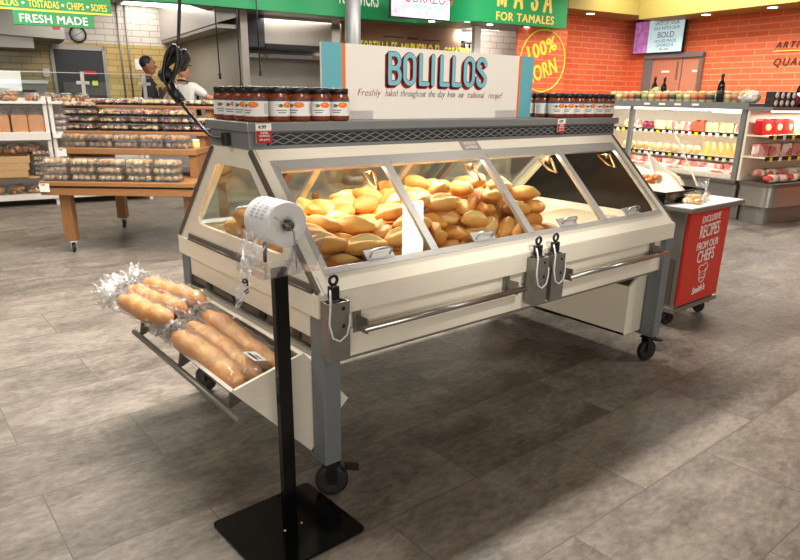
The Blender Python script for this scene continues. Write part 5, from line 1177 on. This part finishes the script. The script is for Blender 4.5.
# ------------------------------------------------------------------ refrigerated cheese case (local x runs to the right, y into the case)
CX = TH + R(-90); DO = Vector(bw(6.9, 6.6))
def dl_(x, y, z): 
    return (DO.x + x * math.cos(CX) - y * math.sin(CX), DO.y + x * math.sin(CX) + y * math.cos(CX), z)
dc = thing('cheese_case', 'long open refrigerated cheese case with lit shelves before orange wall', 'refrigerated case', DO, CX)
MB().box(0, 3.50, .12, 1.0, 0, .26).build('kick_base', M['steel_dull'], dc); MB().box(0, 3.5, .0, 1.0, .20, .50).build('tank', M['steel_dull'], dc, .02)
MB().box(0, 3.5, -.03, .03, .44, .50).build('bumper', M['bronze'], dc, .012)
inn_ = mat('cream_case_lining', (236, 222, 200), .5, 0, .03)
MB().box(0, 3.5, .96, 1.0, .5, 1.40).build('back_lining', inn_, dc); MB().box(0.02, 3.48, .10, .96, .50, .515).build('well_floor', inn_, dc)
MB().box(0, 3.5, .0, 1.0, 1.36, 1.405).build('canopy', M['shelfgrey'], dc, .004); MB().box(0, 3.5, -.02, .0, 1.335, 1.415).build('canopy_fascia', M['shelfgrey'], dc)
for (x0, x1, th) in ((1.70, 2.98, .018), (0, 1.66, .018)): MB().box(x0, x1, .02, .07, 1.325 - th, 1.335).build('light_tube', M['tubeemit'], dc)
MB().box(3.02, 3.36, .0, .12, 1.29, 1.335).build('light_housing', M['tubeemit'], dc)
for x in (1.72, 3.44): MB().box(x - .03, x + .03, .0, .06, .48, 1.36).build('front_post', M['shelfgrey'], dc, .003)
MB().box(3.46, 3.475, .06, .98, .5, 1.36).build('end_glass', M['glass'], dc)
for i, x in enumerate((1.95, 2.2, 2.45, 2.72)): MB().box(x, x + .10, -.024, -.020, 1.365, 1.392).build('shelf_ticket', M['paper'], dc)
for (z, y) in ((1.035, .30), (.735, .22)):
    s = MB().box(.02, 3.45, y, .96, z - .02, z).build('shelf', inn_, dc); r = MB().box(.02, 3.45, y - .012, y, z - .036, z + .003).build('ticket_rail', M['black'], s)
    for k in range(22):
        m_ = 'yellowtag' if (k * 7 + int(z * 10)) % 6 == 0 else 'paper'
        MB().box(-.025, .025, -.004, 0, -.022, .016).build('shelf_ticket', M[m_], s, loc=(1.15 + .105 * k, y - .013, z - .026))
MB().box(.02, 3.45, .075, .09, .50, .545).build('front_lip', inn_, dc)
wedge_me = MB().prism([(-.05, 0), (.05, 0), (.0, .19)], -.03, .03, 'y').mesh('cheese_wedge', M['cheese'])
log_me = MB().lathe([(0, 0), (.055, 0), (.062, .012), (.062, .05), (.055, .062), (0, .062)], 16, mtx=Matrix.Translation((0, .03, .062)) @ rx).mesh('round_cheese', M['beige'])
tray_me = MB().prism(rounded([(-.16, -.11), (.16, -.11), (.16, .11), (-.16, .11)], .03, 4), 0, .05, 'z').mesh('meat_tray', M['pinkpack'])
ball_me = MB().blob((0, 0, .05), (.055, .055, .05), 14, 9).mesh('red_onion', M['onion'])
pk_me = MB().prism(rounded([(-.055, 0), (.055, 0), (.05, .11), (-.05, .11)], .02, 4), -.04, .04, 'y').mesh('cheese_pack', M['pinkpack'])
pk2_me = MB().prism(rounded([(-.055, 0), (.055, 0), (.05, .12), (-.05, .12)], .02, 4), -.04, .04, 'y').mesh('cheese_pack', M['beige'])
redpk = MB().prism(rounded([(-.07, 0), (.07, 0), (.03, .15), (-.05, .12)], .02, 4), -.04, .04, 'y').mesh('red_cheese_pack', mat('brick_red_rind', (196, 84, 58), .45))
x = 1.40; i = 0; seq = ['wheel', 'pack', 'pack', 'onion', 'onion', 'wheel', 'pack2', 'wheel', 'pack', 'wheel', 'pack', 'red', 'red', 'pack2', 'pack2', 'pack2', 'pack2', 'pack', 'pack2', 'pack2']
mm_ = {'wheel': (log_me, 'round_cheese', 'round pale cheese'), 'pack': (pk_me, 'cheese_pack', 'pinkish cheese pack'), 'pack2': (pk2_me, 'cheese_pack', 'cream cheese pack'), 'onion': (ball_me, 'wax_cheese_ball', 'dark red cheese ball'), 'red': (redpk, 'red_cheese_pack', 'red-orange cheese pack')}
for i, s in enumerate(seq):
    me, nm, lab = mm_[s]; o = put(nm, me, None, dl_(1.36 + .106 * i, .38 + (.02 if i % 2 else 0), 1.036), (0, 0, CX + R(rnd.uniform(-12, 12)))); o.scale = (.95, .95, 1.0)
    tag(o, '%s, %s from left on the top shelf of the cheese case' % (lab, ORD[i]), 'cheese', 'cheeses on the top case shelf')
for i in range(11):
    o = put('round_cheese', log_me, None, dl_(1.42 + .122 * i, .31, .736), (0, 0, CX)); o.scale = (.92, 1, .9); tag(o, 'round beige cheese, %s from left on the middle shelf of the cheese case' % ORD[i], 'cheese', 'round cheeses on the middle shelf')
for i in range(7):
    o = put('cheese_wedge', wedge_me, None, dl_(2.78 + .098 * i, .32, .736), (0, 0, CX)); o.scale = (.95, 1, .92); tag(o, 'tall yellow cheese wedge, %s from left on the middle shelf' % ORD[i], 'cheese', 'yellow wedges on the middle shelf')
for i in range(9):
    o = put('deli_tray', tray_me if i % 2 else MB().prism(rounded([(-.16, -.11), (.16, -.11), (.16, .11), (-.16, .11)], .03, 4), 0, .05, 'z').mesh('deli_tray', M['paper']), None, dl_(.80 + .335 * (i % 8) if i < 8 else 3.2, .26 if i < 8 else .5, .516), (R(0), 0, CX)); tag(o, '%s flat deli tray, %s from left in the well of the cheese case' % ('pink' if i % 2 else 'white', ORD[i]), 'deli tray', 'flat trays in the case well')
for i in range(9):
    o = put('deli_tray', tray_me, None, dl_(.80 + .335 * i if i < 8 else 3.3, .56, .516 + .03), (R(0), 0, CX)); o.scale = (1, 1, 1.6); tag(o, 'taller pink deli tray, %s from left in the rear of the case well' % ORD[i], 'deli tray', 'rear trays in the case well')
# goods standing on the canopy
tub_me = MB().lathe([(0, 0), (.045, 0), (.056, .10), (.058, .105), (0, .11)], 16).mesh('deli_tub', M['beige']); band_me = MB().lathe([(.0487, .03), (.0545, .08)], 16).mesh('tub_label', M['mixgreen']); lidt = MB().lathe([(0, .11), (.06, .11), (.06, .12), (0, .12)], 16).mesh('tub_lid', M['clam'])
lbl = [M['mixgreen'], mat('label_rust', (190, 110, 80), .5), mat('label_charcoal', (70, 70, 66), .5), mat('label_oat', (206, 190, 140), .5), mat('label_red', (172, 86, 66), .5)]
bands = [MB().lathe([(.0487 + .001, .03), (.0545 + .001, .08)], 16).mesh('tub_label', m_) for m_ in lbl]
for i in range(19):
    o = put('deli_tub', tub_me, None, dl_(1.18 + .117 * i, .20, 1.405), (0, 0, 0)); o.scale = (1, 1, 1.25); put('tub_label', bands[(i * 3) % 5], o); tag(o, 'pale deli tub on the cheese case canopy, %s from left' % ORD[i], 'tub', 'deli tubs on the canopy')
gp = MB().blob((0, 0, .06), (.09, .06, .06), 12, 7, jit=.12).mesh('greens_pack', M['greens'])
for i in range(11):
    o = put('greens_pack', gp, None, dl_(1.35 + .19 * i, .44, 1.405 + (.0)), (0, 0, CX)); o.scale = (1, 1, 1.25 if i != 2 else 1.7); tag(o, 'leafy pack behind the deli tubs on the canopy, %s from left' % ORD[i], 'pack', 'leafy packs on the canopy')
wprof = [(0, 0), (.036, 0), (.038, .006), (.038, .17), (.034, .20), (.016, .235), (.0135, .25), (.0135, .295), (.016, .296), (.016, .305), (0, .305)]
wine_me = MB().lathe(wprof, 18).mesh('wine_bottle', M['wine']); foil = MB().lathe([(.0168, .262), (.0168, .307), (0, .307)], 14).mesh('bottle_foil', M['black']); wlab = MB().lathe([(.0386, .06), (.0386, .13)], 18).mesh('bottle_label', M['ink']); wlabw = MB().lathe([(.0386, .06), (.0386, .15)], 18).mesh('bottle_label', M['paper'])
def bottle(loc, label, s=1.0, w=False):
    o = put('wine_bottle', wine_me, None, loc, (0, 0, 0)); o.scale = (s, s, s); put('bottle_foil', foil, o); put('bottle_label', wlabw if w else wlab, o); return tag(o, label, 'bottle')
bottle(dl_(3.00, .12, 1.415 - .01), 'dark wine bottle standing alone on the cheese case canopy', 1.15)
bottle(dl_(1.55, .62, 1.405), 'dark bottle behind the leafy packs, left one below the wall television', 1.15); bottle(dl_(1.72, .62, 1.405), 'dark bottle behind the leafy packs, right one below the wall television', 1.1)
fl = thing('wrapped_bouquet', 'clear-wrapped white bouquet lying on the canopy right of the lone bottle', 'bouquet', dl_(3.32, .22, 1.405), CX)
MB().blob((0, 0, .075), (.14, .08, .075), 14, 8, jit=.14).build('white_blooms', mottled('white_blooms', [(240, 236, 230), (214, 206, 200), (250, 248, 244), (196, 180, 120)], 22), fl); MB().blob((0, 0, .08), (.16, .10, .085), 16, 8, jit=.1).build('clear_wrap', M['plasticbag'], fl)

# ------------------------------------------------------------------ rounded end case to the right of it
eo = Vector(bw(6.86, 2.62)); 
def el_(x, y, z): return (eo.x + x * math.cos(TH) - y * math.sin(TH), eo.y + x * math.sin(TH) + y * math.cos(TH), z)
ec = thing('end_case', 'rounded steel end display case right of the cheese case', 'refrigerated case', eo, TH)
fpnt = lambda s: rounded([(0 + s, .0 + s), (1.75 - s, .0 + s), (1.75 - s, .46), (0 + s, .46)], .14, 8)
MB().prism(fpnt(.09), 0, .25, 'z').build('kick_base', M['steel_dull'], ec); MB().prism(fpnt(.0), .22, .455, 'z').build('tank', M['steel'], ec); MB().prism(fpnt(-.02), .455, .50, 'z').build('bumper', M['bronze'], ec)
MB().box(.02, 1.73, .44, .47, .50, 1.34).build('back_lining', inn_, ec); MB().box(.0, 1.75, .16, .47, 1.33, 1.37).build('canopy', M['shelfgrey'], ec); MB().box(.05, 1.7, .17, .21, 1.312, 1.33).build('light_tube', M['tubeemit'], ec)
for z in (1.05, .80):
    s = MB().box(.02, 1.73, .16, .44, z - .02, z).build('shelf', inn_, ec); MB().box(.02, 1.73, .148, .16, z - .04, z + .004).build('ticket_rail', M['black'], s)
    for k in range(9): MB().box(-.025, .025, -.004, 0, -.03, .02).build('shelf_ticket', M['yellowtag' if k % 3 != 1 else 'paper'], s, loc=(.12 + .19 * k, .147, z - .022))
bagm = MB().prism(rounded([(-.12, 0), (.12, 0), (.09, .17), (-.11, .19)], .04, 5), -.05, .05, 'y').mesh('red_snack_bag', M['redbag']); bprint = MB().blob((0, -.051, .085), (.06, .003, .04), 14, 7).mesh('bag_print', M['cheese'])
for i, x in enumerate((.13, .36, .58)):
    o = put('red_snack_bag', bagm, None, el_(x, .30, 1.05), (R(-4), 0, TH + R(6 * i))); put('bag_print', bprint, o); tag(o, 'glossy red bag, %s from left on the upper shelf of the end case' % ORD[i], 'bag', 'red bags on the end case')
for i in range(4):
    o = put('cream_pack', pk2_me, None, el_(.80 + .22 * i, .30, 1.05), (0, 0, TH)); o.scale = (1.7, 1, 1.3); tag(o, 'cream pack right of the red bags on the end case, %s from left' % ORD[i], 'pack', 'cream packs on the end case')
for i in range(7):
    o = put('meat_pack', pk_me, None, el_(.12 + .235 * i, .30, .80), (0, 0, TH + R(rnd.uniform(-8, 8)))); o.scale = (1.8, 1.1, 1.35); tag(o, 'pink and white pack on the middle shelf of the end case, %s from left' % ORD[i], 'pack', 'packs on the end case middle shelf')
lying = MB().blob((0, 0, .045), (.11, .075, .05), 12, 7, jit=.1, power=.7).mesh('well_pack', M['pinkpack']); lying2 = MB().blob((0, 0, .045), (.11, .075, .05), 12, 7, jit=.1, power=.7).mesh('well_pack', mottled('colour_packs', [(232, 214, 180), (200, 60, 56), (240, 230, 214), (226, 190, 80)], 12))
for i in range(14):
    o = put('well_pack', lying if i % 2 else lying2, None, el_(.14 + .215 * (i % 7) + .03 * (i // 7), .12 + .17 * (i // 7), .505 + .045 * (i // 7)), (0, 0, TH + R(rnd.uniform(-20, 20)))); tag(o, '%s pack lying in the end case well, %s from left in the %s row' % ('pink' if i % 2 else 'multicoloured', ORD[i % 7], ['front', 'rear'][i // 7]), 'pack', 'packs in the end case well')
# goods on the end case top
bx_me = MB().box(-.055, .055, -.05, .05, 0, .085).mesh('dark_box', M['ink']); disc = MB().lathe([(0, 0), (.036, 0), (.036, .004), (0, .004)], 8, mtx=Matrix.Translation((0, -.05, .045)) @ rx).mesh('box_emblem', M['signwhite'])
for i in range(8):
    o = put('dark_box', bx_me, None, el_(.08 + .112 * (i % 4), .24, 1.37 + .086 * (i // 4)), (0, 0, TH)); put('box_emblem', disc, o); tag(o, 'small dark box with pale emblem on the end case, %s from left, %s layer' % (ORD[i % 4], ['lower', 'upper'][i // 4]), 'box', 'dark boxes on the end case')
MBd = MB().blob((0, 0, .07), (.07, .06, .07), 14, 8, jit=.06).build('dark_sack', M['onion'], loc=el_(.56, .25, 1.37)); tag(MBd, 'dark purple sack between the small boxes and the wine bottles', 'sack')
for i, x in enumerate((.68, .77)): bottle(el_(x, .25 + .08 * i, 1.37), 'dark wine bottle with pale label on the end case, %s of two' % ['left', 'right'][i], 1.12, True)
o = MB().blob((0, 0, .07), (.12, .08, .07), 14, 8, jit=.1).build('wrapped_loaf', M['pinkpack'], loc=el_(.98, .26, 1.37)); tag(o, 'pale wrapped pack at the photo edge right of the wine bottles', 'pack')

# ------------------------------------------------------------------ two cooks behind the counter
def skin(pts, edges, name):
    me = bpy.data.meshes.new(name); keys = list(pts); idx = {k: i for i, k in enumerate(keys)}
    me.from_pydata([pts[k][:3] for k in keys], [(idx[a], idx[b_]) for a, b_ in edges], []); o = bpy.data.objects.new(name, me); COL.objects.link(o)
    m_ = o.modifiers.new('skin', 'SKIN'); m_.use_smooth_shade = True
    if not me.skin_vertices: me.skin_vertices.new()
    for i, k in enumerate(keys):
        r = pts[k][3]; r = r if isinstance(r, tuple) else (r, r); me.skin_vertices[0].data[i].radius = r; me.skin_vertices[0].data[i].use_root = (i == 0)
    s = o.modifiers.new('sub', 'SUBSURF'); s.levels = 1; s.render_levels = 1
    bpy.context.view_layer.update(); r = bpy.data.meshes.new_from_object(o.evaluated_get(bpy.context.evaluated_depsgraph_get()))
    bpy.data.objects.remove(o); return r
def person(label, loc, rz, s, armL, armR, skinm, shirt, trousers, cap, apron):
    P_ = {'pel': (0, 0, .95, (.155, .12)), 'spi': (0, 0, 1.13, (.14, .105)), 'che': (0, .01, 1.34, (.165, .115)), 'nk': (0, .01, 1.49, .058), 'hd': (0, -.005, 1.58, .055)}
    E_ = [('pel', 'spi'), ('spi', 'che'), ('che', 'nk'), ('nk', 'hd')]
    for sgn, nm, arm in ((1, 'L', armL), (-1, 'R', armR)):
        P_['hip' + nm] = (.095 * sgn, 0, .88, .092); P_['kn' + nm] = (.10 * sgn, -.02, .48, .062); P_['an' + nm] = (.10 * sgn, .02, .08, .042); P_['to' + nm] = (.105 * sgn, -.15, .035, .036)
        E_ += [('pel', 'hip' + nm), ('hip' + nm, 'kn' + nm), ('kn' + nm, 'an' + nm), ('an' + nm, 'to' + nm)]
        el, wr, hd_ = [Vector(v) for v in arm]
        P_['sh' + nm] = (.185 * sgn, .01, 1.42, .066); P_['el' + nm] = (*el, .046); P_['wr' + nm] = (*wr, .030); P_['pa' + nm] = (*(wr.lerp(hd_, .5)), (.042, .020))
        E_ += [('che', 'sh' + nm), ('sh' + nm, 'el' + nm), ('el' + nm, 'wr' + nm), ('wr' + nm, 'pa' + nm)]
        d = (hd_ - wr).normalized(); side = d.cross(Vector((0, -1, .3))).normalized(); pa = wr.lerp(hd_, .8); nrm = d.cross(side)
        for k in range(4):
            b0 = pa + side * (.026 - .0175 * k); ln = (.070, .080, .074, .058)[k]
            P_['f%d%s' % (k, nm)] = (*b0, .010); P_['g%d%s' % (k, nm)] = (*(b0 + d * ln * .55 - nrm * .006), .009); P_['h%d%s' % (k, nm)] = (*(b0 + d * ln * .9 - nrm * .022), .008)
            E_ += [('pa' + nm, 'f%d%s' % (k, nm)), ('f%d%s' % (k, nm), 'g%d%s' % (k, nm)), ('g%d%s' % (k, nm), 'h%d%s' % (k, nm))]
        t0 = wr.lerp(hd_, .35) + side * .034
        P_['t0' + nm] = (*t0, .012); P_['t1' + nm] = (*(t0 + d * .03 + side * .022), .010); P_['t2' + nm] = (*(t0 + d * .062 + side * .026), .009)
        E_ += [('pa' + nm, 't0' + nm), ('t0' + nm, 't1' + nm), ('t1' + nm, 't2' + nm)]
    root = thing('person', label, 'person', loc, rz); root.scale = (s, s, s)
    bm_ = skin(P_, E_, 'body'); bm_.materials.clear()
    b = MB(); b.add([v.co.copy() for v in bm_.vertices], [tuple(p.vertices) for p in bm_.polygons], True, 0)
    b.blob((0, -.015, 1.665), (.074, .094, .112), 20, 14); b.blob((0, -.035, 1.60), (.056, .062, .062), 16, 10)       # skull and jaw
    b.blob((0, -.112, 1.648), (.014, .020, .024), 10, 8)                                                                # nose
    for x in (-1, 1):
        b.blob((.076 * x, .0, 1.655), (.010, .022, .032), 10, 8); b.blob((.030 * x, -.100, 1.675), (.013, .008, .008), 8, 6, mi=1); b.blob((.030 * x, -.104, 1.694), (.017, .006, .004), 8, 5, mi=2)
    b.blob((0, -.094, 1.600), (.024, .010, .007), 10, 6, mi=3)
    b.build('body', [skinm, M['white'], M['hair'], M['inkred']], root)
    for x in (-1, 1): pass
    hb = MB().blob((0, .012, 1.70), (.081, .092, .092), 20, 12, jit=.02); hb.build('hair', M['hair'], root)
    if cap: MB().blob((0, .008, 1.735), (.084, .096, .062), 18, 10).prism(rounded([(-.06, -.16), (.06, -.16), (.07, -.07), (-.07, -.07)], .03, 5), 1.722, 1.732, 'z').build('cap', M['shirtblack'], root)
    Q = {k: (*P_[k][:3], tuple(x + .018 for x in P_[k][3]) if isinstance(P_[k][3], tuple) else P_[k][3] + .016) for k in ('pel', 'spi', 'che')}
    Q['col'] = (0, .008, 1.455, .075); ed = [('pel', 'spi'), ('spi', 'che'), ('che', 'col')]
    for nm in 'LR':
        Q['sh' + nm] = (*P_['sh' + nm][:3], .084); e = Vector(P_['sh' + nm][:3]).lerp(Vector(P_['el' + nm][:3]), .8); Q['sl' + nm] = (*e, .066); ed += [('che', 'sh' + nm), ('sh' + nm, 'sl' + nm)]
    sm2 = skin(Q, ed, 'shirt'); sm2.materials.clear(); sm2.materials.append(shirt); put('shirt', sm2, root)
    Q = {'pel': (0, 0, .93, (.172, .138))}; ed = []
    for nm in 'LR':
        Q['hip' + nm] = (*P_['hip' + nm][:3], .108); Q['kn' + nm] = (*P_['kn' + nm][:3], .080); Q['an' + nm] = (*P_['an' + nm][:3], .066); ed += [('pel', 'hip' + nm), ('hip' + nm, 'kn' + nm), ('kn' + nm, 'an' + nm)]
        MB().blob((P_['an' + nm][0], -.06, .045), (.052, .135, .045), 14, 8, power=.8).build('shoe', M['rubber'], root)
    sm3 = skin(Q, ed, 'trousers'); sm3.materials.clear(); sm3.materials.append(trousers); put('trousers', sm3, root)
    if apron:
        MB().tube([(-.06, -.10, 1.40), (-.075, -.02, 1.50), (-.05, .07, 1.52), (0, .09, 1.525), (.05, .07, 1.52), (.075, -.02, 1.50), (.06, -.10, 1.40)], .012, 8).build('apron_strap', M['shirtblack'], root)
        vs = []; 
        for i in range(9):
            u = -1 + i / 4; vs += [(u * .16, -.165 + .05 * u * u, 1.38), (u * .19, -.175 + .06 * u * u, 1.05), (u * .22, -.185 + .07 * u * u, .62)]
        MB().add(vs, [(i * 3 + k, (i + 1) * 3 + k, (i + 1) * 3 + k + 1, i * 3 + k + 1) for i in range(8) for k in range(2)], True).build('apron', M['shirtblack'], root)
    return root
tr = mat('dark_trousers', (36, 36, 42), .8)
person('person in a black shirt standing in profile behind the counter, hand at chin', bw(1.05, 8.98), TH + R(80), 1.09, ((.27, -.10, 1.20), (.10, -.26, 1.42), (.03, -.20, 1.54)), ((-.27, .02, 1.15), (-.20, -.20, 1.02), (-.12, -.27, 1.0)), M['skin'], M['shirtblack'], tr, False, True)
person('person in a white shirt and dark apron reaching to the right behind the counter', bw(1.56, 8.98), TH + R(135), 1.06, ((.28, -.02, 1.15), (.22, -.22, 1.05), (.15, -.29, 1.05)), ((-.36, -.10, 1.27), (-.50, -.30, 1.33), (-.54, -.36, 1.43)), M['skin2'], M['shirtwhite'], tr, True, True)

# ------------------------------------------------------------------ lamps and added fill lights
def area(name, loc, sx, sy, power, rot=(0, 0, 0), col=(1.0, 0.95, 0.88)):
    l = bpy.data.lights.new(name, 'AREA'); l.shape = 'RECTANGLE'; l.size = sx; l.size_y = sy; l.energy = power; l.color = col
    o = bpy.data.objects.new(name, l); COL.objects.link(o); o.location = loc; o.rotation_euler = rot; return o
area('ceiling_lamp_key', (1.2, 2.05, 3.8), 3.4, .30, 420)
area('ceiling_lamp_reflected', (2.88, -.53, 3.7), .26, .55, 8)
area('front_fill_light', (-4.6, -8.0, 2.0), 6.0, 1.2, 300, (R(86), 0, R(-30)), (1.0, .95, .87))  # added fill behind the camera, lifts the case front and sign
area('ceiling_lamp_right', (6.0, -3.6, 3.8), 1.2, 2.0, 140)
area('ceiling_lamp_left', (-3.0, 2.2, 3.8), 1.0, 2.4, 85)
area('bread_fill_light', (1.13, .607, 1.228), 2.1, .22, 12)  # added fill under the plinth, brightens the bread heap
area('bread_fill_light_front', (1.13, .415, 1.165), 2.1, .03, 9, (R(-24), 0, 0), (1.0, .92, .78))  # second added strip, for the rolls nearest the front glass
sp = bpy.data.lights.new('sign_fill_spot', 'SPOT'); sp.energy = 400; sp.spot_size = R(34); sp.spot_blend = .6; sp.shadow_soft_size = .06; sp.color = (1, .94, .85)  # added spot aimed at the sign board to brighten it
so = bpy.data.objects.new('sign_fill_spot', sp); COL.objects.link(so); so.location = (.6, -2.9, 3.7); so.rotation_euler = (Vector((1.05, .6, 1.42)) - so.location).to_track_quat('-Z', 'Y').to_euler()
area('ceiling_lamp_table', (.6, 5.4, 3.8), 2.0, 1.0, 60)
area('ceiling_lamp_shelves', tuple(bw(-1.2, 7.0, 3.7)), 1.6, .6, 60)
area('kitchen_lamp', tuple(bw(.9, 11.6, 3.15)), 2.0, 1.6, 100)
area('kitchen_lamp_steel', tuple(bw(4.2, 9.9, 2.66)), 2.2, .4, 34)
area('fascia_wash', tuple(bw(4.5, 6.6, 3.75)), 5.0, .5, 120, (R(28), 0, TH))
area('deli_wash', tuple(bw(6.2, 4.6, 3.75)), 1.2, 3.5, 170)
area('orange_wall_wash', tuple(bw(9.6, 5.5, 3.7)), .8, 5.0, 230, (0, R(-22), TH))
area('case_lamp', dl_(1.9, .10, 1.30), 3.2, .06, 15, (R(38), 0, CX))
area('case_shelf_lamp_upper', dl_(1.9, .33, 1.01), 3.2, .04, 11, (R(20), 0, CX))
area('case_shelf_lamp_lower', dl_(1.9, .25, .71), 3.2, .04, 7, (R(20), 0, CX))
area('tile_wall_fill_light', tuple(bw(7.6, 9.4, 2.66)), .8, .3, 34, (R(62), 0, TH))  # fill added to brighten the dark white-tiled wall
area('end_case_lamp', el_(.85, .20, 1.29), 1.5, .05, 14, (0, 0, TH))
w = bpy.data.worlds.new('World'); scene.world = w; w.use_nodes = True
bg = w.node_tree.nodes['Background']; bg.inputs[0].default_value = (1.0, .95, .88, 1); bg.inputs[1].default_value = 0.17

# ------------------------------------------------------------------ camera
cam = bpy.data.cameras.new('camera'); co_ = bpy.data.objects.new('camera', cam); COL.objects.link(co_); scene.camera = co_
F_PX, PX, PY, YAW, PIT, ROLL = 647.8, -2.3, 27.78, .6857, .3162, .0152
cam.sensor_width = 36; cam.sensor_fit = 'HORIZONTAL'; cam.lens = F_PX / 800 * 36; cam.shift_x = -PX / 800; cam.shift_y = PY / 800; cam.clip_end = 100
s, c = math.sin(YAW), math.cos(YAW); cp2, sp2 = math.cos(PIT), math.sin(PIT)
Fv = Vector((s * cp2, c * cp2, -sp2)); Rv = Vector((c, -s, 0)); Uv = Vector((s * sp2, c * sp2, cp2))
R2 = Rv * math.cos(ROLL) + Uv * math.sin(ROLL); U2 = -Rv * math.sin(ROLL) + Uv * math.cos(ROLL)
m = Matrix((R2, U2, -Fv)).transposed().to_4x4(); m.translation = (-1.0867, -1.7454, 1.4323); co_.matrix_world = m
scene.view_settings.view_transform = 'Standard'; scene.view_settings.look = 'None'; scene.view_settings.exposure = 0.0; scene.view_settings.gamma = 1.0
scene.cycles.max_bounces = 7; scene.cycles.transparent_max_bounces = 24; scene.cycles.sample_clamp_indirect = 4.0; scene.cycles.caustics_reflective = False; scene.cycles.caustics_refractive = False
